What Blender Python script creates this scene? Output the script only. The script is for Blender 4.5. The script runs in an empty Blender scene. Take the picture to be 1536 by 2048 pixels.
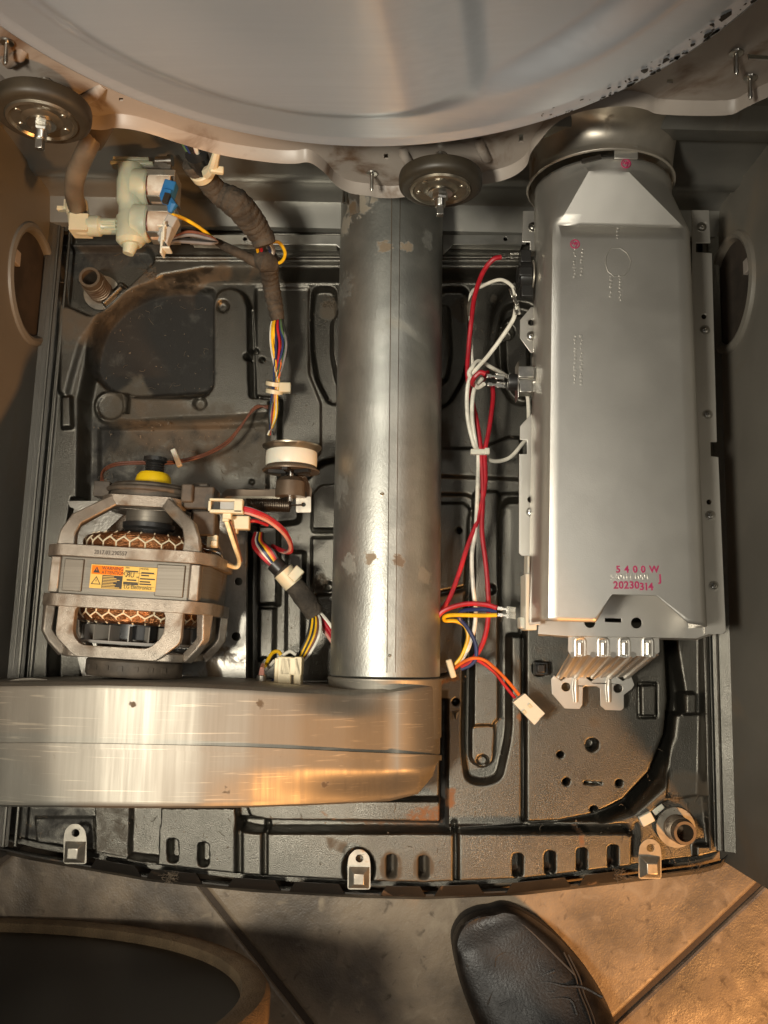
import bpy, bmesh, math, random
import numpy as np
from mathutils import Vector, Matrix
from mathutils.geometry import tessellate_polygon
random.seed(7); np.random.seed(7)
SC = bpy.context.scene
COL = SC.collection
R = math.radians

# ------------------------------------------------------------------ camera
CH, PITCH, ROLL, F = 0.955, R(81.5), R(1.3), 1800.0
_d = Vector((0, math.cos(PITCH), -math.sin(PITCH)))
_u0 = Vector((0, math.sin(PITCH), math.cos(PITCH)))
_r0 = Vector((1, 0, 0))
_r = _r0 * math.cos(ROLL) + _u0 * math.sin(ROLL)
_u = _u0 * math.cos(ROLL) - _r0 * math.sin(ROLL)
C0 = Vector((0, 0, CH))
cam = bpy.data.cameras.new('camera')
cam.sensor_fit = 'VERTICAL'; cam.sensor_height = 36.0; cam.lens = F / 2048 * 36.0
cam.clip_start = 0.01; cam.clip_end = 60
camo = bpy.data.objects.new('camera', cam); COL.objects.link(camo)
camo.matrix_world = Matrix(((_r.x, _u.x, -_d.x, 0), (_r.y, _u.y, -_d.y, 0), (_r.z, _u.z, -_d.z, CH), (0, 0, 0, 1)))
SC.camera = camo
# ------------------------------------------------------------------ world, lamps, exposure
w = bpy.data.worlds.new('World'); SC.world = w; w.use_nodes = True
w.node_tree.nodes['Background'].inputs[0].default_value = (0.80, 0.70, 0.58, 1)
w.node_tree.nodes['Background'].inputs[1].default_value = 0.009
SC.view_settings.view_transform = 'Standard'; SC.view_settings.look = 'None'
SC.view_settings.exposure = 0.0; SC.view_settings.gamma = 1.0
def lamp(name, loc, target, size, energy, col, shape='DISK', spread=180):
    l = bpy.data.lights.new(name, 'AREA'); l.shape = shape; l.size = size; l.energy = energy; l.color = col
    l.spread = R(spread)
    o = bpy.data.objects.new(name, l); COL.objects.link(o); o.location = loc
    o.rotation_euler = (Vector(target) - Vector(loc)).to_track_quat('-Z', 'Y').to_euler()
    return o
def spot(name, loc, target, radius, energy, col, angle, blend):
    l = bpy.data.lights.new(name, 'SPOT'); l.energy = energy; l.color = col; l.shadow_soft_size = radius; l.spot_size = R(angle); l.spot_blend = blend
    o = bpy.data.objects.new(name, l); COL.objects.link(o); o.location = loc
    o.rotation_euler = (Vector(target) - Vector(loc)).to_track_quat('-Z', 'Y').to_euler()
    return o
spot('work_light', (-0.36, -0.09, 1.22), (-0.05, 0.16, 0.0), 0.075, 48.0, (1.0, 0.94, 0.80), 54, 0.45)
lamp('ceiling_light', (0.66, 0.10, 1.75), (0.24, 0.1, 0.1), 0.48, 5.6, (1.0, 0.95, 0.86), 'SQUARE')
lamp('front_fill_light', (-0.22, -0.60, 1.80), (-0.05, -0.15, 0.05), 0.45, 1.2, (1.0, 0.96, 0.87), 'SQUARE')  # added fill without a known source; brightens the front rim of the pan
spot('room_lamp', (0.88, -0.92, 0.92), (-0.08, -0.20, 0.03), 0.06, 88.0, (1.0, 0.46, 0.14), 54, 0.45)

# ------------------------------------------------------------------ pixel -> place helpers
def ray(px, py):
    return _d + _r * ((px - 768) / F) + _u * ((1024 - py) / F)
def P(px, py, z):
    v = ray(px, py); return C0 + v * ((z - CH) / v.z)
def PY(px, py, y):
    v = ray(px, py); return C0 + v * (y / v.y)
def PX(px, py, x):
    v = ray(px, py); return C0 + v * (x / v.x)
def W(pts): return [P(*p) for p in pts]
def Pn(px, py, z):                       # numpy version, z constant plane
    vx = _d.x + _r.x * (px - 768) / F + _u.x * (1024 - py) / F
    vy = _d.y + _r.y * (px - 768) / F + _u.y * (1024 - py) / F
    vz = _d.z + _r.z * (px - 768) / F + _u.z * (1024 - py) / F
    t = (z - CH) / vz
    return vx * t, vy * t

# ------------------------------------------------------------------ materials
MATS = {}
def mat(name, col, metal=0.0, rough=0.5, var=None, bump=None, dirt=None, rvar=0.0, spots=(), attr=None,
        brush=None, coat=0.0, trans=0.0, spec=None, sss=0.0, bump2=None, aniso=0.0, scratch=None):
    m = bpy.data.materials.new(name); m.use_nodes = True
    nt = m.node_tree; N = nt.nodes; L = nt.links
    b = N['Principled BSDF']
    b.inputs['Metallic'].default_value = metal; b.inputs['Roughness'].default_value = rough
    if spec is not None: b.inputs['Specular IOR Level'].default_value = spec
    if coat: b.inputs['Coat Weight'].default_value = coat; b.inputs['Coat Roughness'].default_value = 0.15
    if trans: b.inputs['Transmission Weight'].default_value = trans
    if sss: b.inputs['Subsurface Weight'].default_value = sss; b.inputs['Subsurface Scale'].default_value = 0.01
    if aniso: b.inputs['Anisotropic'].default_value = aniso
    tc = N.new('ShaderNodeTexCoord'); co = tc.outputs['Object']
    def noise(scale, detail=4, dist=0.0, mapping=None, rough_=0.55):
        n = N.new('ShaderNodeTexNoise'); n.inputs['Scale'].default_value = scale; n.inputs['Detail'].default_value = detail
        n.inputs['Distortion'].default_value = dist; n.inputs['Roughness'].default_value = rough_
        if mapping:
            mp = N.new('ShaderNodeMapping'); mp.inputs['Scale'].default_value = mapping; L.new(co, mp.inputs[0]); L.new(mp.outputs[0], n.inputs['Vector'])
        else: L.new(co, n.inputs['Vector'])
        return n.outputs['Fac']
    def mix(fac, a, bb):
        x = N.new('ShaderNodeMix'); x.data_type = 'RGBA'
        if hasattr(fac, 'links'): L.new(fac, x.inputs[0])
        else: x.inputs[0].default_value = fac
        for i, s in ((6, a), (7, bb)):
            if hasattr(s, 'links'): L.new(s, x.inputs[i])
            else: x.inputs[i].default_value = (*s[:3], 1)
        return x.outputs[2]
    def ramp(fac, lo, hi, a=0.0, c=1.0):
        r_ = N.new('ShaderNodeMapRange'); L.new(fac, r_.inputs[0])
        for i, v in ((1, lo), (2, hi), (3, a), (4, c)): r_.inputs[i].default_value = v
        r_.interpolation_type = 'SMOOTHSTEP'
        return r_.outputs[0]
    def math_(op, a, bb):
        x = N.new('ShaderNodeMath'); x.operation = op
        for i, s in ((0, a), (1, bb)):
            if hasattr(s, 'links'): L.new(s, x.inputs[i])
            else: x.inputs[i].default_value = s
        return x.outputs[0]
    colr = col
    rsock = None
    if var:
        sc, amt = var[0], var[1]
        c2 = var[2] if len(var) > 2 else tuple(max(0, c * (1 - amt)) for c in col)
        c1 = tuple(min(1, c * (1 + amt)) for c in col)
        colr = mix(ramp(noise(sc, 6, 0.3), 0.3, 0.7), c1, c2)
    if brush:                                  # fine directional brushing: (mapping scale, strength)
        f = noise(1.0, 3, 0, brush[0])
        colr = mix(ramp(f, 0.3, 0.7), colr, tuple(c * (1 - brush[1]) for c in col))
        rsock = ramp(f, 0.25, 0.75, rough * 0.94, min(1, rough * 1.08))
    if scratch: colr = mix(math_('MULTIPLY', ramp(noise(1.0, 2, 0.6, scratch[0]), scratch[1], scratch[2]), 0.55), colr, scratch[3])
    masks = None
    if dirt:                                   # (colour, noise scale, lo, hi)
        for dd in (dirt if isinstance(dirt, list) else [dirt]):
            f = ramp(noise(dd[1], 8, 0.6), dd[2], dd[3])
            colr = mix(f, colr, dd[0]); masks = f if masks is None else math_('MAXIMUM', masks, f)
    if attr:                                   # painted stains and dark patches with their own outlines, broken up by noise: (attribute, colour, noise scale)
        for (an, ac, ns, st) in attr:
            a = N.new('ShaderNodeAttribute'); a.attribute_name = an
            s = math_('ADD', a.outputs['Fac'], math_('MULTIPLY', math_('SUBTRACT', noise(ns, 10, 0.5, None, 0.65), 0.5), 1.9))
            f = math_('MULTIPLY', ramp(s, 0.22, 0.95), st)
            colr = mix(f, colr, ac); masks = f if masks is None else math_('MAXIMUM', masks, f)
    for (pos, rad, sc_, st) in spots:
        v = N.new('ShaderNodeVectorMath'); v.operation = 'DISTANCE'; L.new(co, v.inputs[0]); v.inputs[1].default_value = pos
        d_ = math_('ADD', math_('DIVIDE', v.outputs['Value'], rad), math_('MULTIPLY', math_('SUBTRACT', noise(130, 8, 0.8), 0.5), 3.0))
        f = math_('MULTIPLY', ramp(d_, 1.0, 0.55), st)
        colr = mix(f, colr, sc_); masks = f if masks is None else math_('MAXIMUM', masks, f)
    if hasattr(colr, 'links'): L.new(colr, b.inputs['Base Color'])
    else: b.inputs['Base Color'].default_value = (*colr[:3], 1)
    if rvar and rsock is None:
        rsock = ramp(noise(35, 5, 0.4), 0.25, 0.75, max(0.03, rough - rvar), min(1, rough + rvar))
    if masks is not None:
        base = rsock if rsock is not None else rough
        rsock = math_('ADD', math_('MULTIPLY', math_('SUBTRACT', 1.0, masks), base), math_('MULTIPLY', masks, 0.85))
        if metal > 0: L.new(math_('MULTIPLY', math_('SUBTRACT', 1.0, masks), metal), b.inputs['Metallic'])
    if rsock is not None: L.new(rsock, b.inputs['Roughness'])
    nrm = None
    for bp in (bump, bump2):
        if bp:
            bn = N.new('ShaderNodeBump'); bn.inputs['Strength'].default_value = bp[1]; bn.inputs['Distance'].default_value = bp[2]
            L.new(noise(bp[0], 3, bp[4] if len(bp) > 4 else 0.0, bp[3] if len(bp) > 3 else None), bn.inputs['Height'])
            if nrm is not None: L.new(nrm, bn.inputs['Normal'])
            nrm = bn.outputs[0]
    if nrm is not None: L.new(nrm, b.inputs['Normal'])
    MATS[name] = m
    return m
BR = (0.16, 0.10, 0.045)
m_alum = mat('aluminised_steel', (0.68, 0.65, 0.595), 0.9, 0.42, var=(14, 0.04), rvar=0.02, bump=(900, 0.10, 0.0006), bump2=(6, 0.16, 0.012), dirt=((0.30, 0.26, 0.20), 55, 0.74, 0.80))
m_galv_strip = mat('galvanised_strip', (0.55, 0.54, 0.50), 0.9, 0.38, var=(40, 0.18), dirt=((0.22, 0.16, 0.09), 22, 0.58, 0.75))
m_duct = mat('rolled_steel_duct', (0.33, 0.305, 0.26), 0.82, 0.52, scratch=((5, 700, 60), 0.63, 0.68, (0.62, 0.55, 0.44)), brush=((340, 12, 12), 0.07), bump=(5, 0.2, 0.02), dirt=((0.24, 0.155, 0.08), 30, 0.68, 0.80),
             spots=[(tuple(P(x, y, z)), r, (0.10, 0.065, 0.035), 0.9) for x, y, z, r in ((450, 1576, .222, .004), (650, 1574, .19, .005), (112, 1512, .23, .003), (520, 1408, .22, .0035), (860, 1414, .16, .004), (560, 1513, .21, .002), (186, 1560, .23, .002), (265, 1408, .235, .003))]
             )
m_cab = mat('cabinet_paint', (0.17, 0.155, 0.13), 0.15, 0.5, var=(6, 0.12), dirt=((0.20, 0.15, 0.10), 9, 0.55, 0.8))
m_back = mat('rear_panel_steel', (0.33, 0.32, 0.29), 0.75, 0.36, var=(9, 0.15), dirt=((0.15, 0.11, 0.07), 12, 0.6, 0.8))
m_bulk = mat('bulkhead_paint', (0.34, 0.295, 0.255), 0.0, 0.42, var=(10, 0.08), dirt=((0.13, 0.075, 0.04), 16, 0.57, 0.72))
m_drum = mat('drum_steel', (0.68, 0.705, 0.75), 0.72, 0.35, brush=((6, 260, 260), 0.02), var=(5, 0.05))
m_tyre = mat('roller_rubber', (0.034, 0.026, 0.016), 0.0, 0.55, var=(40, 0.25), rvar=0.1)
m_zinc = mat('zinc_steel', (0.27, 0.235, 0.18), 0.9, 0.36, var=(60, 0.2), dirt=((0.20, 0.13, 0.07), 45, 0.55, 0.75))
m_bolt = mat('bolt_steel', (0.48, 0.46, 0.42), 1.0, 0.28, var=(120, 0.15))
m_cast = mat('cast_aluminium', (0.33, 0.285, 0.235), 0.8, 0.44, var=(60, 0.2), bump=(1300, 0.5, 0.0010), dirt=((0.16, 0.10, 0.055), 30, 0.52, 0.74))
m_stator = mat('stator_laminations', (0.17, 0.15, 0.122), 0.6, 0.5, brush=((3, 900, 3), 0.12), dirt=((0.14, 0.09, 0.05), 30, 0.6, 0.8))
m_copper = mat('copper_winding', (0.46, 0.19, 0.075), 0.9, 0.30, brush=((25, 1500, 1500), 0.6), bump=(1.0, 0.8, 0.002, (25, 900, 900)))
m_lace = mat('winding_lace', (0.75, 0.62, 0.42), 0, 0.7)
m_black = mat('black_plastic', (0.018, 0.017, 0.016), 0, 0.38, bump=(300, 0.1, 0.0005))
m_dkbr = mat('dusty_dark_plastic', (0.075, 0.058, 0.042), 0, 0.65, var=(60, 0.35), bump=(200, 0.2, 0.001))
m_cream = mat('cream_nylon', (0.66, 0.57, 0.39), 0, 0.42, var=(40, 0.06), sss=0.1)
m_white = mat('white_nylon', (0.70, 0.66, 0.55), 0, 0.4, sss=0.1)
m_yel = mat('yellow_plastic', (0.85, 0.55, 0.01), 0, 0.35, var=(60, 0.06))
m_blue = mat('blue_plastic', (0.03, 0.17, 0.42), 0, 0.4)
m_valve = mat('milky_valve_plastic', (0.50, 0.50, 0.37), 0, 0.35, var=(30, 0.10), sss=0.25)
m_coil = mat('solenoid_coil', (0.80, 0.68, 0.55), 0, 0.5, var=(60, 0.12, (0.55, 0.35, 0.22)))
m_redtr = mat('coil_rim_red', (0.20, 0.045, 0.02), 0, 0.4)
m_hose = mat('stained_hose', (0.15, 0.115, 0.08), 0, 0.5, var=(30, 0.3), sss=0.1)
m_tape = mat('dusty_cloth_tape', (0.055, 0.043, 0.031), 0, 0.85, var=(60, 0.45), bump=(260, 0.8, 0.002))
m_nick = mat('tinned_terminal', (0.72, 0.69, 0.62), 1.0, 0.25)
m_felt = mat('drum_felt', (0.145, 0.098, 0.052), 0, 0.95, var=(40, 0.2), bump=(600, 0.9, 0.002))
m_shell = mat('drum_shell_inside', (0.022, 0.020, 0.019), 0.3, 0.5)
m_leather = mat('black_leather', (0.014, 0.011, 0.009), 0, 0.46, var=(60, 0.3), bump=(420, 0.35, 0.0012), rvar=0.1)
m_sole = mat('shoe_sole_rubber', (0.014, 0.012, 0.011), 0, 0.6, bump=(300, 0.3, 0.001))
m_cloth = mat('dark_trouser_cloth', (0.02, 0.02, 0.025), 0, 0.9, bump=(900, 0.5, 0.001))
m_print = mat('magenta_print', (0.42, 0.02, 0.10), 0, 0.6)
m_ink = mat('label_ink', (0.02, 0.015, 0.01), 0, 0.6)
m_lab = mat('label_yellow', (0.72, 0.48, 0.13), 0, 0.6, spec=0.15)
m_org = mat('label_orange', (0.80, 0.19, 0.008), 0, 0.6, spec=0.15)
m_foot = mat('foot_steel', (0.20, 0.155, 0.11), 0.7, 0.45, dirt=((0.06, 0.035, 0.02), 40, 0.5, 0.7))
m_clip = mat('clip_zinc', (0.48, 0.44, 0.37), 0.8, 0.4, var=(80, 0.2), dirt=((0.28, 0.15, 0.06), 60, 0.6, 0.75))
m_spring = mat('oiled_spring', (0.10, 0.08, 0.06), 0.8, 0.4)
m_mp = mat('motor_plate_steel', (0.30, 0.285, 0.255), 0.85, 0.34, var=(30, 0.2), dirt=((0.12, 0.08, 0.045), 26, 0.54, 0.66), bump=(500, 0.25, 0.001))
m_brown = mat('brown_idler_paint', (0.13, 0.095, 0.065), 0.5, 0.45, var=(40, 0.25))
m_grout = mat('grout', (0.075, 0.055, 0.04), 0, 0.95, bump=(300, 0.5, 0.002))
m_gray = mat('plastic_grey', (0.42, 0.40, 0.37), 0, 0.45)
WIRE = {}
for k, c in dict(red=(0.42, 0.012, 0.022), white=(0.72, 0.68, 0.58), yellow=(0.80, 0.46, 0.01), blue=(0.02, 0.035, 0.12), orange=(0.70, 0.14, 0.02),
                 black=(0.02, 0.02, 0.02), green=(0.06, 0.12, 0.05), brown=(0.16, 0.055, 0.03), grey=(0.20, 0.19, 0.19), cream=(0.80, 0.68, 0.42), pink=(0.60, 0.28, 0.22)).items():
    WIRE[k] = mat(k + '_wire_insulation', c, 0, 0.40, var=(70, 0.22), dirt=(tuple(0.55 * v + 0.04 for v in c), 90, 0.58, 0.8))

# ------------------------------------------------------------------ objects
def finish(me, smooth, angle=38):
    bm = bmesh.new(); bm.from_mesh(me)
    bmesh.ops.recalc_face_normals(bm, faces=bm.faces)
    if smooth:
        ca = R(angle)
        for f in bm.faces: f.smooth = True
        for e in bm.edges:
            if len(e.link_faces) == 2 and e.calc_face_angle(0) > ca: e.smooth = False
    bm.to_mesh(me); bm.free()
def obj(name, geo, m, parent=None, smooth=True, bevel=0.0, seg=2, recalc=True):
    V, Fc = geo
    me = bpy.data.meshes.new(name); me.from_pydata([tuple(v) for v in V], [], Fc)
    if recalc: finish(me, smooth)
    me.materials.append(m)
    o = bpy.data.objects.new(name, me); COL.objects.link(o)
    if parent is not None:
        o.parent = parent
        root = parent; M = Matrix()
        while root is not None:
            M = Matrix.Translation(root.location) @ root.rotation_euler.to_matrix().to_4x4() @ M if root.type == 'EMPTY' else M
            root = root.parent
        if parent.type == 'EMPTY': o.matrix_parent_inverse = M.inverted()
    if bevel:
        b = o.modifiers.new('bevel', 'BEVEL'); b.width = bevel; b.segments = seg; b.limit_method = 'ANGLE'; b.angle_limit = R(40)
    return o
def tag(o, label=None, cat=None, group=None, kind=None):
    if label: o['label'] = label
    if cat: o['category'] = cat
    if group: o['group'] = group
    if kind: o['kind'] = kind
    return o
def thing(name, label, cat, loc=(0, 0, 0), group=None):
    o = bpy.data.objects.new(name, None); COL.objects.link(o); o.location = loc; o.empty_display_size = 0.02
    return tag(o, label, cat, group)
def join(*gs):
    V, Fc = [], []
    for v, f in gs:
        n = len(V); V += [Vector(p) for p in v]; Fc += [[i + n for i in q] for q in f]
    return V, Fc
def box(c, s, rot=None):
    c = Vector(c); M = rot.to_matrix() if hasattr(rot, 'to_matrix') else (rot if rot is not None else Matrix.Identity(3))
    V = [c + M @ Vector((x * s[0] / 2, y * s[1] / 2, z * s[2] / 2)) for x in (-1, 1) for y in (-1, 1) for z in (-1, 1)]
    return V, [(0, 1, 3, 2), (4, 6, 7, 5), (0, 4, 5, 1), (2, 3, 7, 6), (0, 2, 6, 4), (1, 5, 7, 3)]
def rz(a): return Matrix.Rotation(R(a), 3, 'Z')
def smoothpath(pts, n=8):
    pts = [Vector(p) for p in pts]
    if len(pts) < 3: return pts
    Q = [pts[0] * 2 - pts[1]] + pts + [pts[-1] * 2 - pts[-2]]
    out = []
    for i in range(1, len(Q) - 2):
        a, b, c, d = Q[i - 1:i + 3]
        for k in range(n):
            t = k / n
            out.append(0.5 * ((2 * b) + (c - a) * t + (2 * a - 5 * b + 4 * c - d) * t * t + (3 * b - a - 3 * c + d) * t ** 3))
    return out + [pts[-1]]
def tube(pts, r, n=8, caps=True, smooth=0):
    if smooth: pts = smoothpath(pts, smooth)
    pts = [Vector(p) for p in pts]
    rr = r if isinstance(r, (list, tuple)) else None
    T0 = (pts[1] - pts[0]).normalized()
    nrm = T0.orthogonal().normalized()
    V, Fc = [], []
    for i, p in enumerate(pts):
        t = (pts[min(i + 1, len(pts) - 1)] - pts[max(i - 1, 0)]).normalized()
        nrm = (nrm - t * nrm.dot(t)).normalized(); bn = t.cross(nrm)
        ri = r if rr is None else np.interp(i / (len(pts) - 1), np.linspace(0, 1, len(rr)), rr)
        for k in range(n):
            a = 2 * math.pi * k / n
            V.append(p + nrm * (math.cos(a) * ri) + bn * (math.sin(a) * ri))
    for i in range(len(pts) - 1):
        for k in range(n):
            k2 = (k + 1) % n
            Fc.append((i * n + k, i * n + k2, (i + 1) * n + k2, (i + 1) * n + k))
    if caps:
        Fc.append(tuple(range(n))[::-1]); Fc.append(tuple(range((len(pts) - 1) * n, len(pts) * n)))
    return V, Fc
def lathe(prof, origin=(0, 0, 0), axis=(0, 0, 1), n=32, closed=False):
    """prof: list of (radius, distance along axis)"""
    a = Vector(axis).normalized(); e1 = a.orthogonal().normalized(); e2 = a.cross(e1); o = Vector(origin)
    V, Fc = [], []
    for (r, h) in prof:
        for k in range(n):
            t = 2 * math.pi * k / n
            V.append(o + a * h + e1 * (r * math.cos(t)) + e2 * (r * math.sin(t)))
    m = len(prof)
    for i in range(m if closed else m - 1):
        j = (i + 1) % m
        for k in range(n):
            k2 = (k + 1) % n
            Fc.append((i * n + k, i * n + k2, j * n + k2, j * n + k))
    if not closed:
        if prof[0][0] > 1e-6: Fc.append(tuple(range(n))[::-1])
        if prof[-1][0] > 1e-6: Fc.append(tuple(range((m - 1) * n, m * n)))
    return V, Fc
def cyl(p0, p1, r, n=20):
    p0, p1 = Vector(p0), Vector(p1)
    return lathe([(r, 0), (r, (p1 - p0).length)], p0, p1 - p0, n)
def roundpoly(pts, r, n=4):
    pts = [Vector((p[0], p[1])) for p in pts]; out = []
    for i, p in enumerate(pts):
        a, c = pts[i - 1], pts[(i + 1) % len(pts)]
        ra = min(r, (a - p).length * 0.45, (c - p).length * 0.45)
        q0 = p + (a - p).normalized() * ra; q1 = p + (c - p).normalized() * ra
        for k in range(n + 1):
            t = k / n
            out.append(q0 * (1 - t) ** 2 + p * 2 * t * (1 - t) + q1 * t * t)
    return out
def circ(cx, cy, r, n=16, ry=None): return [(cx + r * math.cos(2 * math.pi * k / n), cy + (ry or r) * math.sin(2 * math.pi * k / n)) for k in range(n)]
def plate(outline, holes=(), o=(0, 0, 0), ux=(1, 0, 0), uy=(0, 1, 0), t=0.001):
    """flat plate with real holes; top face at the frame's plane, thickness t behind it"""
    o, ux, uy = Vector(o), Vector(ux).normalized(), Vector(uy); uy = (uy - ux * uy.dot(ux)).normalized(); nz = ux.cross(uy)
    loops = [[Vector((p[0], p[1], 0)) for p in outline]] + [[Vector((p[0], p[1], 0)) for p in h] for h in holes]
    tri = tessellate_polygon(loops)
    flat = [p for l in loops for p in l]; n = len(flat)
    top = [o + ux * p.x + uy * p.y for p in flat]; V = top + [p - nz * t for p in top]
    Fc = [tuple(f) for f in tri] + [tuple(i + n for i in f)[::-1] for f in tri]
    s = 0
    for l in loops:
        m = len(l)
        for i in range(m): Fc.append((s + i, s + (i + 1) % m, s + (i + 1) % m + n, s + i + n))
        s += m
    return V, Fc
def pplate(poly, z, t=0.001, holes=(), rnd=0.0):
    """horizontal plate traced at height z; holes are (px, py, rx, ry) or loops"""
    pl = roundpoly(poly, rnd) if rnd else poly
    o = P(*poly[0], z)
    loc = lambda q: ((P(q[0], q[1], z) - o).x, (P(q[0], q[1], z) - o).y)
    hs = [[loc(q) for q in (circ(h[0], h[1], h[2], 16, h[3] if len(h) > 3 else None) if not isinstance(h[0], (tuple, list, Vector)) else h)] for h in holes]
    return plate([loc(q) for q in pl], hs, o, (1, 0, 0), (0, 1, 0), t)
def text(name, s, o, ux, uy, size, m, parent, depth=0.00015, align='LEFT', sx=1.0, space=1.0, shear=0.0, bold=0.0):
    cu = bpy.data.curves.new(name, 'FONT'); cu.body = s; cu.size = size; cu.extrude = depth; cu.align_x = align; cu.space_character = space; cu.shear = shear; cu.offset = bold
    cu.resolution_u = 3
    t = bpy.data.objects.new(name, cu); COL.objects.link(t)
    dg = bpy.context.evaluated_depsgraph_get(); me = bpy.data.meshes.new_from_object(t.evaluated_get(dg)); bpy.data.objects.remove(t); bpy.data.curves.remove(cu)
    ux = Vector(ux).normalized(); uy = Vector(uy); uy = (uy - ux * uy.dot(ux)).normalized(); nz = ux.cross(uy)
    M = Matrix(((ux.x * sx, uy.x, nz.x, o[0]), (ux.y * sx, uy.y, nz.y, o[1]), (ux.z * sx, uy.z, nz.z, o[2]), (0, 0, 0, 1)))
    me.transform(M); me.materials.clear(); me.materials.append(m); me.name = name
    ob = bpy.data.objects.new(name, me); COL.objects.link(ob)
    if parent is not None:
        ob.parent = parent
        if parent.type == 'EMPTY': ob.matrix_parent_inverse = Matrix.Translation(parent.location).inverted()
    return ob
def screw(parent, p, r=0.0035, m=None, axis=(0, 0, 1)):
    a = Vector(axis)
    return obj('screw', lathe([(r * 1.45, 0), (r * 1.45, 0.0006), (r, 0.0007), (r * 0.92, 0.0018), (r * 0.55, 0.0024), (r * 0.3, 0.0024), (r * 0.22, 0.0012), (0.0, 0.0012)], p, a, 14), m or m_bolt, parent)

# ------------------------------------------------------------------ signed distance in pixel space for the pressed pan
def sdf(poly, X, Y):
    poly = np.array([(p[0], p[1]) for p in poly], float); n = len(poly)
    d2 = np.full(X.shape, 1e12); ins = np.zeros(X.shape, bool)
    for i in range(n):
        a, b = poly[i], poly[(i + 1) % n]; e = b - a
        wx, wy = X - a[0], Y - a[1]
        t = np.clip((wx * e[0] + wy * e[1]) / max(1e-9, e @ e), 0, 1)
        d2 = np.minimum(d2, (wx - e[0] * t) ** 2 + (wy - e[1] * t) ** 2)
        c = ((a[1] > Y) != (b[1] > Y))
        with np.errstate(divide='ignore', invalid='ignore'):
            xi = e[0] * (Y - a[1]) / (e[1] if e[1] != 0 else 1e-9) + a[0]
        ins ^= c & (X < xi)
    d = np.sqrt(d2); return np.where(ins, d, -d)
def sstep(a, b, x):
    t = np.clip((x - a) / (b - a), 0, 1); return t * t * (3 - 2 * t)

# ================================================================== FLOOR
m_tile = mat('slate_look_tile', (0.245, 0.185, 0.125), 0, 0.45, var=(11, 0.32, (0.10, 0.078, 0.058)), bump=(60, 0.25, 0.003), bump2=(500, 0.3, 0.001),
             dirt=[((0.36, 0.29, 0.21), 34, 0.56, 0.74), ((0.10, 0.075, 0.052), 90, 0.56, 0.80)], rvar=0.12)
floor = tag(obj('floor', box((0, -0.3, -0.013), (6, 6, 0.02)), m_grout), kind='structure')
c1, c2, b1 = P(1233, 2040, 0), P(1536, 1755, 0), P(530, 1935, 0)
da = (c2 - c1).normalized(); db = Vector((-da.y, da.x, 0))
if db.y < 0: db = -db
S_ = abs((b1 - c1).dot(db)) if False else 0.515
oa = (b1 - c1).dot(da)
tiles_me = []
for v in range(3):
    bm = bmesh.new(); h = S_ / 2 - 0.003
    rings = []
    for (hh, z) in ((h, -0.010), (h, -0.0022), (h - 0.0016, -0.0006), (h - 0.004, 0.0)):
        ring = []
        for e in range(4):
            for q in range(10):
                u = -1 + 2 * q / 10; c = [(u, -1), (1, u), (-u, 1), (-1, -u)][e]
                k = hh + random.uniform(-0.0006, 0.0004)
                ring.append(bm.verts.new((c[0] * k, c[1] * k, z)))
        rings.append(ring)
    for r0, r1 in zip(rings, rings[1:]):
        for q in range(40): bm.faces.new((r0[q], r0[(q + 1) % 40], r1[(q + 1) % 40], r1[q]))
    bm.faces.new(rings[-1])
    me = bpy.data.meshes.new('floor_tile'); bm.to_mesh(me); bm.free(); me.materials.append(m_tile)
    for p in me.polygons: p.use_smooth = False
    tiles_me.append(me)
k = 0
for i in range(-3, 3):
    for j in range(-3, 4):
        # line C is the edge between j = -1 and j = 0
        c = c1 + da * (oa + S_ * (i + 0.5)) + db * (S_ * (j + 0.5))
        pr = c - C0; zc = pr.dot(_d)
        if c.y > 0.75 or c.y < -1.4: continue
        o = bpy.data.objects.new('floor_tile', tiles_me[k % 3]); COL.objects.link(o); k += 1
        o.parent = floor
        o.matrix_local = Matrix.Translation((c.x, c.y, random.uniform(-0.0006, 0.0004))) @ Matrix.Rotation(math.atan2(da.y, da.x) + random.choice((0, 1, 2, 3)) * math.pi / 2, 4, 'Z')

# ================================================================== BASE PAN (pressed sheet steel)
Z0 = 0.045
m_pan = mat('black_pan_enamel', (0.138, 0.130, 0.112), 0.96, 0.36, bump=(1150, 0.45, 0.0008), bump2=(60, 0.05, 0.002), rvar=0.05, spec=0.6,
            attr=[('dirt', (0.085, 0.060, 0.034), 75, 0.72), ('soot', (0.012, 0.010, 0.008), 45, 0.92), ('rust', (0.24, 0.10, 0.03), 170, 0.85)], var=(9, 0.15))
BACK = 466
fx = [-8, 60, 150, 300, 500, 720, 850, 1050, 1250, 1400, 1442, 1458]
fy = [1690, 1706, 1722, 1749, 1770, 1782, 1785, 1776, 1752, 1733, 1722, 1700]
NX, NY = 640, 580
s = np.linspace(0, 1, NX); t = np.linspace(0, 1, NY)
Sg, Tg = np.meshgrid(s, t)
front = np.interp(-8 + s * 1466, fx, fy)
PYg = BACK + Tg * (front[None, :] - BACK)
tt = (PYg - BACK) / (1700 - BACK)
PXg = (106 - 114 * tt) + Sg * ((1425 + 33 * tt) - (106 - 114 * tt))
X, Y = PXg, PYg
H = np.full(X.shape, 6.0)
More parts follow.
